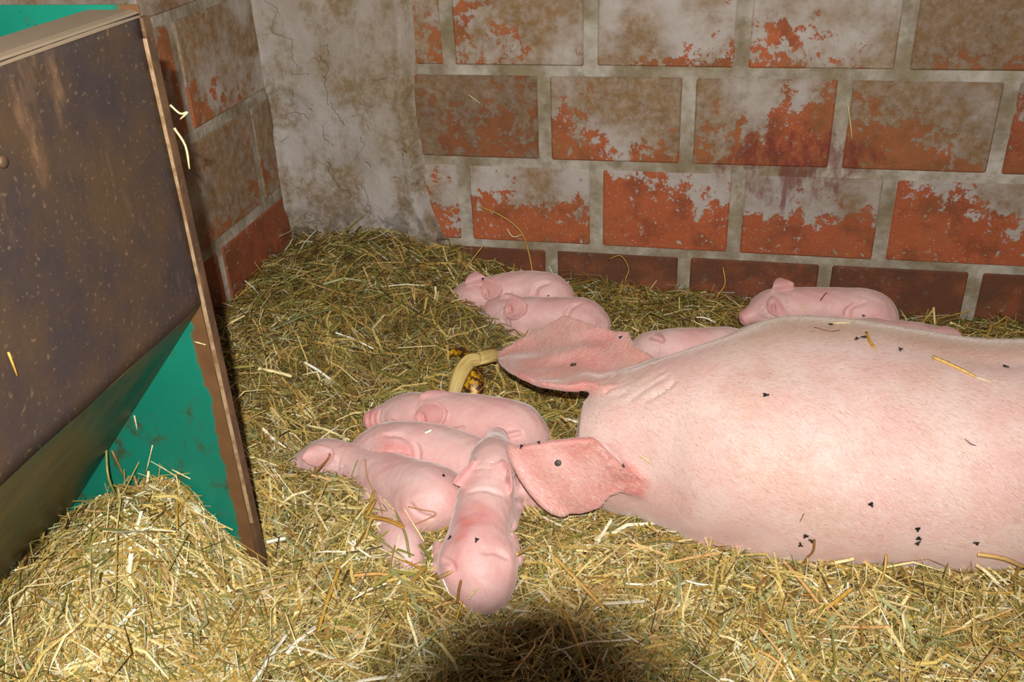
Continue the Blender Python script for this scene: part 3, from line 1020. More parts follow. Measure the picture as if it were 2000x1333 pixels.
# ---- the sow: stations along her back
SX = np.array([-0.195, -0.172, -0.14, -0.10, -0.05, 0.0, 0.1, 0.2, 0.3, 0.4, 0.5, 0.7, 0.9, 1.05, 1.18, 1.26])
SYC = np.array([1.250, 1.252, 1.257, 1.264, 1.266, 1.268, 1.300, 1.310, 1.312, 1.312, 1.328, 1.335, 1.340, 1.345, 1.345, 1.345])
SA = np.array([0.050, 0.070, 0.086, 0.104, 0.128, 0.155, 0.200, 0.215, 0.202, 0.186, 0.180, 0.195, 0.215, 0.205, 0.160, 0.080])
ST = np.array([0.175, 0.192, 0.214, 0.238, 0.258, 0.274, 0.290, 0.292, 0.285, 0.279, 0.279, 0.285, 0.295, 0.285, 0.255, 0.215])
SB = np.array([0.070, 0.095, 0.115, 0.130, 0.145, 0.155, 0.168, 0.172, 0.170, 0.168, 0.168, 0.172, 0.178, 0.170, 0.140, 0.080])
HS = 0.0036
sow = SDF((-0.52, 1.0, -0.10), (1.36, 1.72, 0.36), HS)
s_all, (X, Y, Z) = sow.sub((-0.27, 0.98, -0.12), (1.34, 1.75, 0.38))


def smooth_interp(x, xp, fp):
    f = catmull(np.stack([xp, fp], 1), 8)
    return np.interp(x, f[:, 0], f[:, 1])


xx = X[:, 0, 0]
yc, aa, tt, bb = [smooth_interp(xx, SX, q)[:, None, None] for q in (SYC, SA, ST, SB)]
zc = tt - bb
u, v = (Y - yc) / aa, (Z - zc) / bb
rr = np.sqrt(np.abs(u) ** 2.15 + np.abs(v) ** 2.15 + 1e-9) ** (2 / 2.15)
rr = np.sqrt(u * u + v * v + 1e-9) * 0.55 + 0.45 * (np.abs(u) ** 2.6 + np.abs(v) ** 2.6 + 1e-9) ** (1 / 2.6)
d = (rr - 1) * np.minimum(aa, bb) * 0.92
# faint spine furrow and shoulder plates
d = d + 0.0045 * np.exp(-((Y - yc + 0.01) / 0.022) ** 2) * sstep(0.22, 0.45, xx)[:, None, None] * (Z > zc)
endd = np.maximum(-0.195 - X, X - 1.265)
d = np.maximum(d, endd)
sow.union(s_all, d.astype(np.float32), 0.02)
EX, EY = np.array([1, 0, 0.]), np.array([0, 1., 0])
sow.ellipsoid((0.115, 1.40, 0.150), (EX, EY, ZUP), (0.115, 0.075, 0.095), 0.05)
sow.ellipsoid((0.10, 1.19, 0.150), (EX, EY, ZUP), (0.12, 0.085, 0.105), 0.05)
sow.ellipsoid((1.02, 1.19, 0.145), (EX, EY, ZUP), (0.17, 0.10, 0.14), 0.05)
sow.ellipsoid((1.02, 1.49, 0.145), (EX, EY, ZUP), (0.17, 0.10, 0.14), 0.05)
# head bowed into the straw: skull, muzzle, snout
poll = np.array([-0.110, 1.262, 0.118])
brow = np.array([-0.135, 1.290, 0.085])
muzz = np.array([-0.165, 1.360, 0.010])
sno = np.array([-0.185, 1.415, -0.045])
sow.capsule(poll + (0.05, 0.008, 0), poll, 0.088, 0.076, 0.04)
sow.capsule(poll, brow, 0.080, 0.070, 0.03)
sow.capsule(brow, muzz, 0.066, 0.046, 0.03)
sow.capsule(muzz, sno, 0.045, 0.038, 0.02)
sow.ellipsoid(sno, (unit(sno - muzz), EX, np.cross(unit(sno - muzz), EX)), (0.018, 0.044, 0.040), 0.01)
# front legs folded, hind legs folded, tail
for sy in (1.13, 1.46):
    sow.capsule((0.14, sy + (0.04 if sy < 1.3 else 0), 0.07), (0.03, sy + (0.05 if sy < 1.3 else 0), 0.0), 0.06, 0.042, 0.03)
    sow.capsule((0.03, sy + (0.05 if sy < 1.3 else 0), 0.0), (0.15, sy + (0.05 if sy < 1.3 else 0), -0.03), 0.038, 0.03, 0.02)
for sy in (1.12, 1.56):
    sow.capsule((1.05, sy + (0.03 if sy < 1.3 else -0.03), 0.10), (0.86, sy, 0.05), 0.09, 0.06, 0.04)
    sow.capsule((0.86, sy, 0.03), (1.05, sy, -0.01), 0.045, 0.032, 0.02)
    sow.capsule((1.05, sy, -0.01), (0.93, sy, -0.02), 0.03, 0.026, 0.02)
tailp = catmull([(1.24, 1.345, 0.215), (1.275, 1.33, 0.19), (1.285, 1.30, 0.15), (1.27, 1.275, 0.11)], 5)
for a, b in zip(tailp[:-1], tailp[1:]):
    sow.capsule(a, b, 0.012, 0.009, 0.008)

# ears: outlines with their heights
EAR_UP = [(1290, 735, .205), (1272, 705, .205), (1238, 688, .205), (1228, 664, .205), (1195, 655, .205), (1150, 641, .200), (1104, 633, .190), (1052, 646, .175), (1002, 673, .155), (972, 688, .140), (975, 703, .140),
          (996, 726, .150), (1022, 747, .160), (1062, 762, .172), (1108, 766, .185), (1150, 758, .198), (1185, 762, .205), (1230, 765, .205)]
EAR_LO = [(1215, 905, 0), (1160, 868, .195), (1128, 863, .195), (1080, 868, .188), (1040, 868, .180), (997, 872, .165), (1006, 898, .150), (1022, 930, .130), (1044, 962, .108), (1072, 990, .085), (1100, 1003, .070),
          (1136, 1000, .068), (1170, 986, .075), (1190, 962, .095), (1212, 950, 0), (1246, 962, 0), (1252, 938, 0)]
el = [PZ(*p) if p[2] else sow.march(*p[:2]) - FWD * 0.004 for p in EAR_LO]
eu = [PZ(*p) for p in EAR_UP]
su, du = sow.sheet(eu, 0.0080, 0.016, 0.024, TC, 0.0035)
slo, dlo = sow.sheet(el, 0.0080, -0.010, 0.022, TC, 0.003)
# skin folds at the ear roots and on the neck
for pix in ([(1165, 752), (1215, 728), (1262, 702)], [(1176, 770), (1228, 745), (1275, 716)], [(1196, 780), (1250, 756), (1292, 726)], [(1222, 786), (1268, 760), (1304, 736)], [(1250, 790), (1290, 766), (1318, 744)],
            [(1130, 866), (1162, 900), (1188, 948)], [(1140, 866), (1175, 898), (1200, 944)], [(1152, 866), (1188, 900), (1216, 942)], [(1168, 868), (1202, 904), (1234, 944)], [(1186, 876), (1216, 908), (1246, 950)],
            [(1262, 662), (1275, 690), (1282, 712)], [(1205, 968), (1225, 962), (1246, 966)]):
    for j in range(2):
        sow.groove_px([(a + RNG.normal(0, 4) + 7 * j, b + RNG.normal(0, 4) - 3 * j) for a, b in pix], 0.0004, 0.0042)
# rolled rim of the lower ear
rim = [PZ(*p) + TC * 0.002 for p in EAR_LO[5:11]]
rim = catmull(rim, 4)
for a, b in zip(rim[:-1], rim[1:]):
    sow.capsule(a, b, 0.0062, 0.0062, 0.006)
sme, SV = sow.mesh('sow', 3)
ijk = np.clip(np.round((SV - sow.lo) / HS).astype(int), 0, sow.n - 1)
tone = np.zeros((len(SV), 4), np.float32)
tone[:, 3] = 1
earm = np.zeros(len(SV))
for s, dd in ((su, du), (slo, dlo)):
    f = np.full(sow.n, 0.1, np.float32)
    f[s] = dd
    g = f[ijk[:, 0], ijk[:, 1], ijk[:, 2]]
    earm = np.maximum(earm, sstep(0.020, -0.002, g))
tone[:, 0] = np.clip(earm * 0.75 + 0.12 * (fbm(SV[:, 0] * 9, SV[:, 1] * 9) + 0.3), 0, 1)
tone[:, 2] = earm * (0.55 + 0.6 * fbm(SV[:, 0] * 16, SV[:, 1] * 16))
for c, r, am in ((PZ(1290, 735, .22), .07, .5), (PZ(1200, 925, .17), .06, .55), (PZ(985, 690, .145), .05, .5)):
    tone[:, 2] = np.maximum(tone[:, 2], am * sstep(r, r * 0.2, np.linalg.norm(SV - c, axis=1)))
# tan bristly far flank
ycv = np.interp(SV[:, 0], SX, SYC)
far = sstep(-0.03, 0.10, SV[:, 1] - ycv + 0.06 * fbm(SV[:, 0] * 12, SV[:, 1] * 12)) * sstep(-0.06, 0.03, SV[:, 0]) * (1 - earm)
tone[:, 1] = np.clip(far * 1.0 * (0.85 + 0.9 * fbm(SV[:, 0] * 14, SV[:, 2] * 14)), 0, 1)
so = np.array([0.45, 1.31, 0.0])
sme.vertices.foreach_set('co', (SV - so).astype(np.float32).ravel())
point_attr(sme, 'tone', tone)
sow_o = add_obj('sow', sme, SOWSKIN, None, True)
sow_o.location = so
tag(sow_o, 'large pale pink sow lying in the straw with flopped ears', 'pig')

# short hair lying along the skin
def fuzz(owner, me, Vw, org, count, lens, half, cols, flow, keep, seed, name, label):
    q4 = np.zeros(len(me.loops), np.int32)
    me.loops.foreach_get('vertex_index', q4)
    q4 = q4.reshape(-1, 4)
    fc = Vw[q4].mean(1)
    fn = np.cross(Vw[q4[:, 2]] - Vw[q4[:, 0]], Vw[q4[:, 3]] - Vw[q4[:, 1]])
    fn /= np.linalg.norm(fn, axis=1)[:, None] + 1e-12
    hr = np.random.default_rng(seed)
    pick = hr.choice(np.where(keep(fc, fn))[0], count)
    w1 = hr.random((count, 1))
    hp = Vw[q4[pick, 0]] * w1 + Vw[q4[pick, 2]] * (1 - w1)
    hn = fn[pick]
    td = flow(hp) + hr.normal(0, 0.22, hp.shape)
    td -= hn * (td * hn).sum(1)[:, None]
    td /= np.linalg.norm(td, axis=1)[:, None] + 1e-9
    hl = hr.uniform(lens[0], lens[1], (count, 1))
    hs = np.cross(hn, td) * half
    ht = hp + td * hl + hn * hl * hr.uniform(0.12, 0.40, (count, 1))
    HV = np.stack([hp - hs - hn * 0.0004, hp + hs - hn * 0.0004, ht], 1).reshape(-1, 3) - org
    hme = mesh_np(name, HV, np.arange(len(HV)).reshape(-1, 3))
    hc = np.where(hr.random((count, 1)) < 0.7, np.array([cols[0]]), np.array([cols[1]]))
    point_attr(hme, 'tint', np.repeat(hc, 3, 0))
    tag(add_obj(name, hme, STRAW, owner), label, kind='stuff')


fuzz(sow_o, sme, SV, so, 60000, (0.006, 0.015), 0.00016, (lin(244, 230, 210), lin(190, 146, 112)),
     lambda p: np.stack([1 + 0 * p[:, 0], 0.9 * (p[:, 1] - np.interp(p[:, 0], SX, SYC)) / 0.15, -0.3 + 0 * p[:, 0]], 1),
     lambda c, n: (c[:, 2] > 0.03) & (c[:, 0] < 0.95) & (n[:, 2] > -0.2), 8, 'bristles', 'short pale bristles on the skin')
for i, (po, pv, pm) in enumerate(PIGS):
    spn = FLOWS[i]
    fuzz(po, pm, pv, np.array(po.location), 9000, (0.003, 0.007), 0.00009, (lin(238, 224, 212), lin(206, 176, 160)),
         lambda p, f=spn: np.tile(f, (len(p), 1)) - np.array([0, 0, 0.35]), lambda c, n: n[:, 2] > -0.3, 40 + i, 'fuzz', 'downy pale hair')

# ------------------------------------------------------------------ ray casting onto the animals
BV = []
for o, Vw, me in PIGS + [(sow_o, SV, sme)]:
    q = np.zeros(len(me.loops), np.int32)
    me.loops.foreach_get('vertex_index', q)
    BV.append((o, BVHTree.FromPolygons(Vw.tolist(), q.reshape(-1, 4).tolist())))


def hit(px, py):
    d = ray(px, py)
    d = Vector(d / np.linalg.norm(d))
    best = None
    for o, bv in BV:
        loc, nrm, i, dist = bv.ray_cast(Vector(CAM), d)
        if loc is not None and (best is None or dist < best[2]):
            best = (np.array(loc), np.array(nrm), dist, o)
    if best and best[1] @ np.array(d) > 0:
        best = (best[0], -best[1], best[2], best[3])
    return best


# ------------------------------------------------------------------ straw
PAL = [lin(*c) for c in ((234, 214, 148), (214, 186, 104), (186, 150, 70), (150, 114, 54), (148, 142, 68), (116, 116, 52), (160, 164, 114), (84, 62, 28), (248, 240, 208), (204, 164, 102))]
PALA = np.array(PAL)


def strands(n, xr, yr, Lm, Ls, wm, ws, pit, zoff, seed, weights_near, weights_far, vsec=False, reject=None):
    r = np.random.default_rng(seed)
    x = r.uniform(*xr, n)
    y = r.uniform(*yr, n)
    keep = np.ones(n, bool)
    depth = x * FWD[0] + y * FWD[1] + 0.95 * -FWD[2]
    keep &= r.random(n) < np.clip(1.35 / np.maximum(depth, 0.3), 0.35, 1)
    keep &= (x > XL + 0.015) & (y < YB - 0.012)
    if reject is not None:
        keep &= ~reject(x, y)
    x, y = x[keep], y[keep]
    n = len(x)
    L = np.clip(np.exp(r.normal(math.log(Lm), Ls, n)), 0.008, 0.2)
    w = np.clip(np.exp(r.normal(math.log(wm), ws, n)), 0.0005, 0.006)
    az = r.uniform(0, 2 * math.pi, n) + 1.2 * fbm(x * 3, y * 3)
    pi_ = r.normal(0, pit, n)
    gx = (straw_h(x + 0.02, y) - straw_h(x - 0.02, y)) / 0.04
    gy = (straw_h(x, y + 0.02) - straw_h(x, y - 0.02)) / 0.04
    dx, dy = np.cos(az), np.sin(az)
    slope = np.clip(gx * dx + gy * dy, -0.8, 0.8)
    dz = slope + np.tan(np.clip(pi_, -1.2, 1.2))
    D = np.stack([dx, dy, dz], 1)
    D /= np.linalg.norm(D, axis=1)[:, None]
    z = straw_h(x, y) + r.uniform(*zoff, n) + np.abs(D[:, 2] - slope) * L * 0.18
    Cc = np.stack([x, y, z], 1)
    nrm = np.cross(D, r.normal(0, 1, (n, 3)) * 0.55 + np.stack([-dy, dx, 0 * dx], 1))
    nrm /= np.linalg.norm(nrm, axis=1)[:, None]
    nrm[nrm[:, 2] < 0] *= -1
    S = np.cross(nrm, D)
    bend = r.normal(0, 0.10, n)[:, None] * S * L[:, None] + r.normal(0, 0.05, n)[:, None] * nrm * L[:, None]
    kink = r.random(n) < 0.12
    bend[kink] *= 2.6
    P0, P1, P2 = Cc - D * L[:, None] / 2, Cc + bend, Cc + D * L[:, None] / 2
    for P_ in (P0, P1, P2):                       # keep inside the walls
        P_[:, 0] = np.maximum(P_[:, 0], XL + 0.004)
        P_[:, 1] = np.minimum(P_[:, 1], YB - 0.004 - 0.012 * (P_[:, 0] < PL_X + .03))
    near_side, in_box = y < YE, x < XP + 0.02
    for P_ in (P0, P1, P2):
        P_[:, 1] = np.where(in_box & near_side, np.minimum(P_[:, 1], YE - 0.004), np.where(in_box, np.maximum(P_[:, 1], YE + 0.008), P_[:, 1]))
    hw = (w / 2)[:, None] * S
    tp = r.uniform(0.35, 1.0, n)[:, None]
    if vsec:
        up = nrm * (w * 0.28)[:, None]
        V = np.stack([P0 - hw, P0 + up, P0 + hw, P1 - hw, P1 + up, P1 + hw, P2 - hw * tp, P2 + up * tp, P2 + hw * tp], 1).reshape(-1, 3)
        f = np.array([(0, 1, 4, 3), (1, 2, 5, 4), (3, 4, 7, 6), (4, 5, 8, 7)])
        k = 9
    else:
        V = np.stack([P0 - hw, P0 + hw, P1 - hw, P1 + hw, P2 - hw * tp, P2 + hw * tp], 1).reshape(-1, 3)
        f = np.array([(0, 1, 3, 2), (2, 3, 5, 4)])
        k = 6
    Fq = (np.arange(n)[:, None, None] * k + f[None]).reshape(-1, 4)
    far = sstep(1.05, 1.65, y)[:, None]
    wgt = np.array(weights_near)[None] * (1 - far) + np.array(weights_far)[None] * far
    cum = np.cumsum(wgt / wgt.sum(1, keepdims=True), 1)
    ci = (r.random(n)[:, None] > cum).sum(1).clip(0, len(PAL) - 1)
    col = PALA[ci].copy()
    col[:, :3] *= r.uniform(0.72, 1.12, n)[:, None]
    return V, Fq, np.repeat(col, k, 0)


WN = [3.2, 3.2, 2.2, 1.0, 1.5, 0.9, 1.0, 0.5, 1.0, 1.2]
WF = [1.0, 1.8, 2.4, 1.9, 2.4, 2.6, 0.7, 1.9, 0.45, 0.7]
XR, YR = (XL, 1.5), (0.3, YB)


def behind_feeder(x, y):
    return (x < XP + 0.01) & (y > YE - 0.006) & (y < YE + 0.012)


sets = [strands(105000, XR, YR, 0.036, 0.45, 0.0012, 0.40, 0.20, (-0.010, 0.007), 21, WN, WF, reject=behind_feeder),
        strands(46000, XR, YR, 0.046, 0.42, 0.0022, 0.35, 0.20, (-0.006, 0.009), 22, WN, WF, reject=behind_feeder),
        strands(9000, XR, YR, 0.055, 0.40, 0.0036, 0.28, 0.17, (0.000, 0.011), 23, WN, WF, vsec=True, reject=behind_feeder),
        strands(60000, XR, YR, 0.030, 0.45, 0.00075, 0.30, 0.26, (-0.004, 0.010), 25, WN, WF, reject=behind_feeder),
        strands(16000, (XL, -0.55), (0.45, 0.97), 0.042, 0.45, 0.0018, 0.45, 0.22, (-0.004, 0.010), 26, WN, WF, reject=behind_feeder),
        strands(3000, XR, YR, 0.045, 0.35, 0.0011, 0.35, 0.60, (0.000, 0.012), 24, WN, WF, reject=behind_feeder)]
# litter base
gx_, gy_ = np.linspace(XL + 0.001, 1.8, 190), np.linspace(-0.6, YB - 0.001, 175)
GX, GY = np.meshgrid(gx_, gy_)
GV = np.stack([GX, GY, straw_h(GX, GY) - 0.008 + 0.012 * fbm(GX * 45, GY * 45)], -1).reshape(-1, 3)
idx = np.arange(GV.shape[0]).reshape(GX.shape)
GF = np.stack([idx[:-1, :-1], idx[:-1, 1:], idx[1:, 1:], idx[1:, :-1]], -1).reshape(-1, 4)
Vs, Fs, Cs, off = [GV], [GF], [np.tile(np.array(lin(90, 70, 32)), (len(GV), 1))], len(GV)
for V, Fq, c in sets:
    Vs.append(V)
    Fs.append(Fq + off)
    Cs.append(c)
    off += len(V)
bed_me = mesh_np('straw_bedding', np.concatenate(Vs), np.concatenate(Fs))
point_attr(bed_me, 'tint', np.concatenate(Cs))
bed = add_obj('straw_bedding', bed_me, STRAW)
bed_me.materials.append(LITTER)
mi = np.zeros(len(bed_me.polygons), np.int32)
mi[:len(GF)] = 1
bed_me.polygons.foreach_set('material_index', mi)
tag(bed, 'deep golden straw and hay bedding covering the whole pen floor', 'straw', kind='stuff')


# ------------------------------------------------------------------ single stalks that can be picked out
def stalk_mesh(pts, w, colr, flat=0.35):
    """split straw: gutter-shaped strip along a polyline"""
    P = catmull(np.array(pts, float), 4) if len(pts) > 2 else np.array([np.array(pts[0]) * (1 - t) + np.array(pts[1]) * t for t in np.linspace(0, 1, 4)])
    V, Fs = [], []
    n = len(P)
    for i, p in enumerate(P):
        t = unit(P[min(i + 1, n - 1)] - P[max(i - 1, 0)])
        s = unit(np.cross(t, TC))
        u_ = np.cross(s, t)
        if u_ @ TC < 0:
            u_ = -u_
        ww = w * (1.0 if i < n - 2 else 0.75)
        for a, b in ((-.5, 0), (-.25, flat * .8), (0, flat), (.25, flat * .8), (.5, 0), (0, -0.1)):
            V.append(p + s * ww * a + u_ * ww * b)
    for i in range(n - 1):
        for j in range(6):
            a, b = i * 6 + j, i * 6 + (j + 1) % 6
            Fs.append((a, b, b + 6, a + 6))
    Fs += [tuple(range(6))[::-1], tuple(range((n - 1) * 6, n * 6))]
    me = mesh_py('straw_stalk', V, Fs)
    point_attr(me, 'tint', np.tile(np.array(colr), (len(V), 1)))
    return me


def push_out(p):
    for o_, bv in BV:
        loc, nrm, i_, dist = bv.find_nearest(Vector(p), 0.09)
        if loc is not None and (Vector(p) - loc).dot(nrm) < 0.0015:
            p = np.array(loc + nrm * 0.002)
    return np.array(p)


def stalk(pts, w, colr, label, group=None, clear=False):
    pts = np.array(pts, float)
    if clear:
        dense = catmull(pts, 4) if len(pts) > 2 else np.array([pts[0] * (1 - t) + pts[-1] * t for t in np.linspace(0, 1, 6)])
        pts = np.array([push_out(p) for p in dense])
    org = pts[0].copy()
    o = add_obj('straw_stalk', stalk_mesh(pts - org, w, colr), STRAW, None, True)
    o.location = org
    tag(o, label, 'straw', group)
    return o


def on_bed(px, py, dz=0.014):
    z = 0.02
    for _ in range(12):
        p = PZ(px, py, z)
        z = float(straw_h(p[0], p[1])) + dz
    return PZ(px, py, z)


def on_top(px, py, dz=0.010):                # first thing under the pixel: an animal or the bedding
    hb, q = hit(px, py), on_bed(px, py, dz)
    if hb is not None and np.linalg.norm(hb[0] - CAM) < np.linalg.norm(q - CAM):
        return hb[0] + hb[1] * 0.003
    return q


GOLD, PALE, BROWN, GREENISH, WHITE = lin(204, 160, 70), lin(238, 218, 160), lin(158, 108, 52), lin(150, 148, 84), lin(250, 244, 222)
yb = YB - 0.006
stalk([PY(936, 404, yb), PY(968, 416, yb - .006), PY(1000, 436, yb - .012), PY(1021, 459, yb - .015), PY(1034, 500, yb - .02), PY(1042, 545, yb - .04)], 0.0034, GOLD, 'long bent golden stalk leaning up against the back wall bricks')
stalk([PY(990, 447, yb - .004), PY(1002, 463, yb - .010), PY(1021, 458, yb - .012)], 0.003, PALE, 'short curled straw blade caught on the bent stalk at the back wall')
stalk([PY(915, 185, yb + .002), PY(938, 202, yb + .002)], 0.0022, PALE, 'tiny pale straw chip stuck flat on the brown stained brick')
stalk([PY(1656, 205, yb + .001), PY(1661, 240, yb), PY(1664, 272, yb + .001)], 0.0022, PALE, 'thin pale straw stuck in the mortar joint above the red smear')
stalk([PY(1188, 508, yb - .02), PY(1212, 500, yb - .03), PY(1228, 525, yb - .03), PY(1222, 545, yb - .05), on_bed(1219, 562, -.004)], 0.0025, GOLD, 'hooked golden stalk standing up before the bottom brick course')
stalk([PY(1412, 522, yb - .01), PY(1416, 555, yb - .03), PY(1402, 578, yb - .05), on_bed(1398, 592, -.004)], 0.003, GOLD, 'kinked golden stalk upright in front of the dark bottom bricks')
stalk([on_bed(884, 568, -.004), PY(903, 536, 1.91), PY(922, 508, 1.94), PY(944, 480, 1.965)], 0.003, GOLD, 'golden stalk rising beside the pricked ears of the far piglet', None, True)
xe = XP + 0.006
stalk([PY(332, 205, .971), PY(352, 222, .975), PY(366, 219, .977), PY(352, 233, .975)], 0.0028, PALE, 'curled pale straw snagged on the edge of the feeder')
stalk([PY(340, 250, .971), PY(362, 285, .974), PY(370, 330, .972)], 0.0032, PALE, 'bent pale straw hanging from the edge of the feeder')
stalk([PX(16, 688, XP + .0015), PX(34, 735, XP + .0015)], 0.0030, GOLD, 'dull golden straw stuck on the rusty front sheet of the feeder')
for a, b in (((285, 925), (298, 870)), ((262, 812), (268, 840)), ((336, 918), (372, 936)), ((380, 668), (402, 674))):
    stalk([PY(a[0], a[1], YE - .002), PY(b[0], b[1], YE - .004)], 0.0026, PALE, 'pale straw bit stuck on the green end plate of the feeder', 'straw bits on the feeder end plate')
for pts, w, c in (([(207, 870), (212, 935), (236, 985)], .004, GREENISH), ([(218, 880), (246, 938)], .0035, BROWN), ([(204, 880), (163, 955)], .003, PALE), ([(205, 965), (262, 1040), (290, 1070)], .004, PALE),
                  ([(345, 950), (346, 1035)], .004, GOLD), ([(350, 1018), (395, 1020), (482, 1075)], .004, PALE), ([(262, 930), (276, 980)], .005, lin(190, 150, 100))):
    ps = [PY(p[0], p[1], YE - .008 - .03 * i) for i, p in enumerate(pts)]
    foot = on_bed(*pts[-1], -.003)
    ps[-1] = foot if foot[1] < YE - .006 else PY(*pts[-1], YE - .002)
    if foot[1] >= YE - .006:
        ps = [PY(p[0], p[1], YE - .003) for p in pts]
    stalk(ps, w, c, {PALE: 'pale', GOLD: 'golden', BROWN: 'brown', GREENISH: 'green'}.get(c, 'papery tan') + (' bent' if len(pts) > 2 else '') + (' thin' if w < .0035 else '') + ' straw stalk poking up from the heap inside the feeder', 'stalks sticking out of the feeder heap')


BIG = [((10, 1235), (75, 1130), .0075, PALE), ((232, 1290), (325, 1228), .006, GOLD), ((140, 1110), (152, 1165), .005, GOLD), ((325, 1080), (435, 1140), .005, WHITE), ((280, 1255), (290, 1180), .005, GOLD),
       ((545, 990), (600, 960), .006, PALE), ((495, 1333), (560, 1240), .006, WHITE), ((662, 1112), (620, 1235), .007, GOLD), ((560, 1278), (618, 1225), .0075, WHITE), ((690, 1125), (790, 1130), .006, lin(214, 164, 92)), ((594, 708), (646, 742), .006, WHITE),
       ((655, 650), (730, 682), .004, WHITE), ((520, 1060), (558, 1052), .007, WHITE), ((605, 980), (640, 1038), .005, PALE), ((1530, 1096), (1600, 1180), .0065, lin(206, 160, 96)), ((1612, 1190), (1665, 1150), .007, GOLD), ((1640, 1225), (1740, 1225), .006, lin(206, 160, 96)),
       ((1908, 1080), (2000, 1105), .0065, lin(220, 178, 112)), ((1905, 1100), (1952, 1142), .0065, PALE), ((1770, 1190), (1768, 1230), .005, PALE), ((1880, 1226), (1926, 1200), .005, PALE), ((1405, 1242), (1450, 1262), .005, PALE), ((1480, 1270), (1535, 1310), .005, lin(216, 170, 100)), ((1295, 1300), (1345, 1255), .005, GREENISH), ((1570, 1100), (1590, 1050), .004, BROWN),
       ((1630, 1100), (1668, 1088), .006, PALE), ((1730, 1080), (1722, 1135), .004, GOLD), ((1840, 1240), (1980, 1190), .0045, lin(220, 178, 112)), ((668, 852), (704, 830), .003, PALE), ((842, 1190), (890, 1178), .005, lin(214, 170, 110)), ((1340, 1135), (1395, 1145), .004, WHITE),
       ((1100, 1195), (1145, 1310), .005, GOLD), ((1165, 1270), (1190, 1333), .005, BROWN), ((1085, 1090), (1180, 1190), .006, lin(214, 170, 92)), ((1005, 1085), (1050, 1070), .006, lin(222, 186, 110)), ((735, 980), (715, 1010), .0055, GOLD), ((716, 1010), (790, 1035), .005, lin(190, 140, 60)),
       ((600, 985), (640, 990), .004, PALE), ((800, 1090), (770, 1000), .004, GREENISH), ((665, 1110), (735, 1055), .005, PALE), ((1296, 616), (1330, 606), .003, PALE), ((1215, 632), (1248, 648), .0045, PALE), ((1240, 655), (1256, 608), .004, lin(206, 180, 110)), ((1360, 620), (1400, 632), .004, WHITE)]
for a, b, w, c in BIG:
    P0, P1 = on_top(*a), on_top(*b)
    mid = (on_top((a[0] + b[0]) / 2, (a[1] + b[1]) / 2) + (P0 + P1) / 2) / 2 + np.array([0, 0, 0.003]) + RNG.normal(0, .003, 3)
    px_, py_ = (a[0] + b[0]) / 2, (a[1] + b[1]) / 2
    if px_ < 500 and py_ > 1000:
        where = 'on the heap before the feeder'
    elif px_ < 700 and py_ > 1050:
        where = 'between the feeder and the lens shadow'
    elif px_ < 800 and py_ > 900:
        where = 'beside the half buried piglets'
    elif px_ < 800:
        where = 'on the hay behind the piglets'
    elif py_ < 720:
        where = 'on the hay before the back wall'
    elif px_ < 1250:
        where = 'around the dark lens shadow'
    elif py_ < 1150:
        where = 'tight against the sow flank'
    else:
        where = 'on the open straw in front of the sow'
    cw = {PALE: 'pale yellow', GOLD: 'golden', WHITE: 'bleached white', BROWN: 'brown', GREENISH: 'dull green'}.get(c, 'orange tan')
    stalk([P0, mid, P1], w, c, cw + ' broad straw stalk lying loose ' + where, 'loose broad stalks on the bedding', True)
# stalks over the piglet that dug itself in, and over the hidden one
for pts, w, c in (([(716, 900), (722, 935), (742, 985), (750, 1010)], .0022, lin(196, 150, 90)), ([(735, 958), (720, 990), (708, 1002)], .005, GOLD), ([(752, 972), (775, 998)], .0035, PALE), ([(735, 1010), (790, 1032)], .0055, lin(196, 148, 70)), ([(792, 992), (824, 1060)], .003, PALE),
                  ([(798, 990), (850, 1002), (808, 1028)], .0022, lin(196, 140, 96)), ([(610, 930), (640, 895), (644, 885)], .0035, BROWN), ([(690, 930), (702, 900)], .0022, GREENISH), ([(770, 1085), (842, 1120)], .0035, lin(190, 140, 60)), ([(722, 1062), (820, 1110)], .003, PALE),
                  ([(745, 990), (772, 1020), (770, 1000)], .002, PALE), ([(690, 1015), (790, 1090)], .003, GREENISH)):
    ps = []
    for p in pts:
        hb = hit(*p)
        ob = on_bed(*p, 0.012)
        q = hb[0] + hb[1] * 0.004 if hb is not None and np.linalg.norm(hb[0] - CAM) < np.linalg.norm(ob - CAM) + 0.02 else ob
        ps.append(q)
    cw = {PALE: 'pale yellow', GOLD: 'golden', BROWN: 'brown', GREENISH: 'dull green'}.get(c, 'orange tan')
    stalk(ps, w, c, ('thin ' if w < .003 else 'broad ' if w > .0045 else 'stiff ') + cw + (' kinked' if len(pts) > 2 else '') + ' straw stalk lying across the half buried piglets', 'stalks over the buried piglets', True)


for pts, w, c, wd in (([(893, 1178), (903, 1132)], .0040, BROWN, 'brown'), ([(916, 1168), (936, 1146)], .0032, PALE, 'pale'), ([(852, 1132), (886, 1118)], .0055, lin(206, 162, 110), 'tan'), ([(868, 1130), (880, 1158)], .0030, WHITE, 'white'), ([(905, 1172), (890, 1215)], .0036, GOLD, 'golden')):
    ps = []
    for p in pts:
        hb, ob = hit(*p), on_bed(*p, 0.016)
        ps.append(hb[0] + hb[1] * 0.003 if hb is not None and np.linalg.norm(hb[0] - CAM) < np.linalg.norm(ob - CAM) + 0.02 else ob)
    stalk(ps, w, c, wd + ' straw stalk leaning on the rump of the sprawled piglet', 'stalks at the sprawled piglet', True)


def skin_stalk(pix, w, c, label, group=None):
    ps = []
    for p in pix:
        hb = hit(*p)
        if hb is None:
            return
        ps.append(hb[0] + hb[1] * (w * 0.35))
    stalk(ps, w, c, label, group)


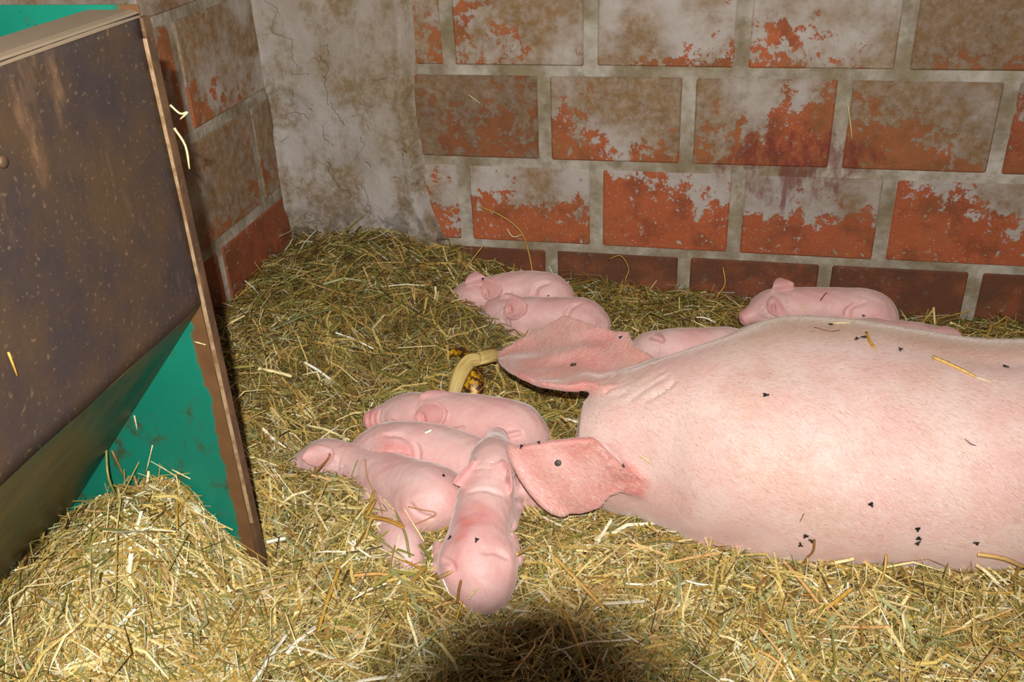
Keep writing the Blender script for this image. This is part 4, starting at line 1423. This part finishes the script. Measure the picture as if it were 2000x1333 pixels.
skin_stalk([(1692, 652), (1698, 668), (1708, 683)], 0.0050, lin(206, 156, 40), 'short yellow straw blade lying on the sow shoulder')
skin_stalk([(1820, 699), (1860, 716), (1905, 738)], 0.0050, lin(224, 180, 96), 'long split golden straw lying across the sow back')
skin_stalk([(1905, 738), (1938, 747)], 0.0022, PALE, 'thin pale straw end beside the split stalk on the sow back')
skin_stalk([(1616, 633), (1640, 632), (1664, 631)], 0.0025, PALE, 'thin pale straw lying along the ridge of the sow shoulder')
skin_stalk([(1250, 890), (1262, 896), (1272, 908)], 0.0028, PALE, 'small pale straw curl on the sow neck')
skin_stalk([(1884, 858), (1896, 868), (1906, 871)], 0.0014, lin(90, 60, 50), 'fine dark curved bristle on the sow back')
skin_stalk([(1570, 1003), (1566, 1012), (1562, 1020)], 0.0014, lin(140, 90, 50), 'fine brown straw thread on the sow flank')
skin_stalk([(1590, 640), (1620, 648), (1640, 646)], 0.0014, lin(110, 70, 44), 'fine brown curled thread on the sow shoulder')
skin_stalk([(830, 848), (837, 845), (844, 842)], 0.0060, WHITE, 'oval white straw flake on the back of the middle piglet')
skin_stalk([(1563, 594), (1569, 603), (1575, 611)], 0.0030, PALE, 'pale straw leaning on the chest of the piglet at the wall')

pw = PIGS[7][0]
sp_ = [hit(*p) for p in ((1602, 588), (1607, 581), (1611, 576), (1616, 572))]
if all(x is not None for x in sp_):
    o = add_obj('scratch', stalk_mesh([x[0] + x[1] * 0.0004 - np.array(pw.location) for x in sp_], 0.0026, lin(150, 40, 40), 0.12), mat_plain('red_scratch', lin(164, 58, 54), 0.5), pw, True)
    o['label'] = 'thin red scratch'

# marks in the sow ears
for (px, py), r, c in (((1120, 713), 0.0062, lin(72, 44, 30)), ((1090, 905), 0.0058, lin(60, 44, 40))):
    hb = hit(px, py)
    if hb is None:
        continue
    loc, nrm = hb[0], hb[1]
    bm = bmesh.new()
    q = Vector(nrm).to_track_quat('Z', 'Y').to_matrix().to_4x4()
    bmesh.ops.create_cone(bm, cap_ends=True, segments=14, radius1=r, radius2=r * 0.8, depth=0.0016, matrix=Matrix.Translation(loc - so) @ q)
    me = bpy.data.meshes.new('ear_mark')
    bm.to_mesh(me)
    bm.free()
    o = add_obj('ear_mark', me, mat_plain('ear_mark', c, 0.7), sow_o)
    o['label'] = 'dark round tag hole in the ear'


# ------------------------------------------------------------------ flies
def fly_mesh():
    bm = bmesh.new()

    def ell(c, r):
        bmesh.ops.create_uvsphere(bm, u_segments=10, v_segments=6, radius=1, matrix=Matrix.Translation(c) @ Matrix.Diagonal((*r, 1)))
    ell((0, 0, .0012), (.0020, .0014, .0013))
    ell((-.0026, 0, .0011), (.0024, .0015, .0012))
    ell((.0022, 0, .0012), (.0010, .0013, .0010))
    for s in (1, -1):
        vs = [bm.verts.new(v) for v in ((.0004, s * .0006, .0024), (-.003, s * .0034, .0022), (-.0054, s * .0030, .0018), (-.0048, s * .0010, .0020))]
        bm.faces.new(vs if s > 0 else vs[::-1])
        for x in (.0012, 0, -.0012):
            a = [bm.verts.new(v) for v in ((x, s * .001, .001), (x + .0003, s * .001, .001), (x * 2 + .0002, s * .0034, 0), (x * 2, s * .0034, 0))]
            bm.faces.new(a)
    me = bpy.data.meshes.new('fly')
    bm.to_mesh(me)
    bm.free()
    me.materials.append(mat_plain('fly_black', (0.012, 0.01, 0.012, 1), 0.35))
    me.polygons.foreach_set('use_smooth', np.ones(len(me.polygons), bool))
    return me


FLY = fly_mesh()


def fly(px, py, label, group, ang=None, sc=1.0):
    hb = hit(px, py)
    if hb is None:
        return
    o = bpy.data.objects.new('fly', FLY)
    COL.objects.link(o)
    q = Vector(hb[1]).to_track_quat('Z', 'Y')
    a = random.uniform(0, 6.28) if ang is None else ang
    o.matrix_world = Matrix.Translation(hb[0]) @ q.to_matrix().to_4x4() @ Matrix.Rotation(a, 4, 'Z') @ Matrix.Scale(sc, 4)
    tag(o, label, 'fly', group)


for p in ((1498, 773), (1702, 987), (1572, 1048), (1583, 1055), (1563, 1062), (1792, 1035), (1796, 1052), (1794, 1059), (1904, 1060), (1966, 718), (1758, 685), (1672, 664), (1685, 660), (1624, 635)):
    lab = 'small black fly low on the sow flank just above the straw' if p[1] > 1030 else 'small black fly on the tan far shoulder ridge of the sow' if p[1] < 700 else {1498: 'lone black fly in the middle of the sow back', 1702: 'lone black fly high on the sow near flank'}.get(p[0], 'black fly beyond the split straw on the sow back')
    fly(*p, lab, 'flies on the sow back', sc=1.05)
for p in ((1018, 875), (1053, 867), (1214, 659), (1217, 912)):
    fly(*p, 'small black fly sitting at the edge of a sow ear', 'flies on the sow ears', sc=0.9)
for p in ((878, 1053), (930, 1058)):
    fly(*p, 'small black fly on the back of the sprawled piglet', 'flies on the sprawled piglet', sc=0.9)
fly(866, 929, 'small fly on the rump of the piglet with its head dug in', 'flies on the piglets', sc=0.8)
fly(943, 546, 'small dark fly on the ear of the far piglet', 'flies on the piglets', sc=0.9)
fly(1072, 578, 'small dark fly on the back of the piglet behind the sow ear', 'flies on the piglets', sc=0.6)
fly(1688, 617, 'small dark fly on the rump of the piglet at the wall', 'flies on the piglets', sc=0.8)


# ------------------------------------------------------------------ banana peel
def mat_peel():
    n = NT('banana_peel_outside')
    t = n.sep(n.n('ShaderNodeAttribute', attribute_name='strip').outputs['Vector'])
    e = n.math('ABSOLUTE', t[0])
    nb = n.math('ADD', n.noise(46, 7, 0.65), n.math('MULTIPLY', e, 0.10))
    c = n.mix(n.ramp(nb, 0.42, 0.53), lin(226, 170, 16), lin(70, 32, 12))
    c = n.mix(n.ramp(n.noise(210, 2), 0.64, 0.68), c, lin(46, 24, 10))
    n.color(c)
    return n.set(Roughness=0.42)


def mat_pith():
    n = NT('banana_peel_inside')
    at = n.n('ShaderNodeAttribute', attribute_name='strip').outputs['Vector']
    t = n.sep(at)
    f = n.noise(1.0, 4, 0.6, vec=n.mapping(at, (26, 2.2, 1)))
    c = n.mix(n.ramp(f, 0.36, 0.66), lin(226, 200, 128), lin(166, 132, 62))
    c = n.mix(n.ramp(n.math('ABSOLUTE', t[0]), 0.40, 0.5), c, lin(120, 80, 30))
    n.color(c)
    n.bump(f, 0.4, 0.002)
    return n.set(Roughness=0.55)


peel = empty('banana_peel', PZ(930, 735, 0.03))
tag(peel, 'browned yellow banana peel draped open beside the piglets', 'banana peel')
PEEL, PITH = mat_peel(), mat_pith()


def flap(pts, widths, inner_up, hint, label=None):
    """peel strip: pts along its middle, curved across, outside skin and inside pith on the two faces"""
    P = catmull(np.array(pts, float), 6)
    Wd = np.interp(np.linspace(0, 1, len(P)), np.linspace(0, 1, len(widths)), widths)
    V, Fs, mats, ST_ = [], [], [], []
    nv = 9
    for i, p in enumerate(P):
        t = unit(P[min(i + 1, len(P) - 1)] - P[max(i - 1, 0)])
        s = unit(np.cross(t, hint))
        u_ = np.cross(s, t)
        if u_ @ np.array(hint) < 0:
            u_ = -u_
        for lay in (0, 1):
            for j in range(nv):
                a = (j / (nv - 1) - 0.5)
                V.append(p + s * Wd[i] * a + u_ * (-(a * 2) ** 2 * Wd[i] * 0.16 - lay * 0.0028))
                ST_.append((a, i / len(P), 0, 1))
    n = len(P)
    r = 2 * nv
    for i in range(n - 1):
        for j in range(nv - 1):
            a = i * r + j
            Fs.append((a, a + 1, a + r + 1, a + r)); mats.append(0)
            b = a + nv
            Fs.append((b, b + r, b + r + 1, b + 1)); mats.append(1)
        for j0, j1 in ((0, nv), (nv - 1 + nv, nv - 1)):
            a, b = i * r + j0, i * r + j1
            Fs.append((a, a + r, b + r, b)); mats.append(2)
    for i in (0, n - 1):
        for j in range(nv - 1):
            a = i * r + j
            Fs.append((a, a + nv, a + nv + 1, a + 1)); mats.append(2)
    me = mesh_py('peel_strip', V, Fs)
    point_attr(me, 'strip', ST_)
    top, bot = (PITH, PEEL) if inner_up else (PEEL, PITH)
    for m in (top, bot, PITH):
        me.materials.append(m)
    me.polygons.foreach_set('material_index', np.array(mats, np.int32))
    me.polygons.foreach_set('use_smooth', np.ones(len(Fs), bool))
    o = add_obj('peel_strip', me, None, peel)
    o.matrix_parent_inverse = Matrix.Translation(peel.location).inverted()
    if label:
        o['label'] = label


flap([PZ(940, 702, .085), PZ(918, 706, .088), PZ(900, 728, .078), PZ(889, 758, .058), PZ(884, 790, .030)], [.024, .031, .031, .028, .022], True, TC, 'pale inside of a hanging peel strip')
flap([PZ(926, 716, .072), PZ(924, 738, .062), PZ(925, 762, .045), PZ(926, 790, .020)], [.032, .040, .038, .030], False, TC, 'yellow peel strip with brown blotches')
flap([PZ(922, 703, .084), PZ(945, 696, .088), PZ(968, 692, .080), PZ(984, 700, .060)], [.028, .031, .030, .022], True, TC + 0.6 * ZUP, 'cream inside of the peel by the sow ear')
flap([PZ(914, 696, .078), PZ(898, 686, .072), PZ(880, 690, .056), PZ(864, 702, .036)], [.018, .020, .018, .008], False, TC + 0.3 * ZUP, 'dark brown curled peel strip')
bm = bmesh.new()
bmesh.ops.create_cone(bm, cap_ends=True, segments=10, radius1=0.006, radius2=0.004, depth=0.02, matrix=Matrix.Translation(PZ(972, 703, .055) - np.array(peel.location)) @ Matrix.Rotation(0.9, 4, 'Y'))
me = bpy.data.meshes.new('stem_end')
bm.to_mesh(me)
bm.free()
add_obj('stem_end', me, PEEL, peel, True)

# ------------------------------------------------------------------ the photographer's camera: its lens throws the shadow at the near edge of the straw
pc = empty('photo_camera', CAM - FWD * 0.2)
tag(pc, 'black photo camera with raised flash held over the near straw', 'camera')


def cpart(name, me, lab=None):
    o = add_obj(name, me, BLACK, pc)
    o.matrix_world = Matrix([[RIGHT[i], UP[i], -FWD[i], CAM[i]] for i in range(3)] + [[0, 0, 0, 1]])
    o.parent = pc
    o.matrix_parent_inverse = Matrix.Translation(pc.location).inverted()
    return o


bm = bmesh.new()
bmesh.ops.create_cone(bm, cap_ends=True, segments=40, radius1=0.0375, radius2=0.0375, depth=0.20, matrix=Matrix.Translation((0, 0, 0.108)))
bmesh.ops.create_cone(bm, cap_ends=True, segments=40, radius1=0.039, radius2=0.039, depth=0.05, matrix=Matrix.Translation((0, 0, 0.15)))
me = bpy.data.meshes.new('lens_barrel')
bm.to_mesh(me)
bm.free()
cpart('lens_barrel', me)
cpart('camera_body', box_mesh('camera_body', -0.068, 0.068, -0.05, 0.045, 0.208, 0.265, 0.008, 2))
cpart('flash_head', box_mesh('flash_head', -0.03, 0.03, 0.080, 0.116, 0.229, 0.262, 0.004, 2))
cpart('flash_arm', box_mesh('flash_arm', -0.018, 0.018, 0.04, 0.084, 0.245, 0.262, 0.003, 1))
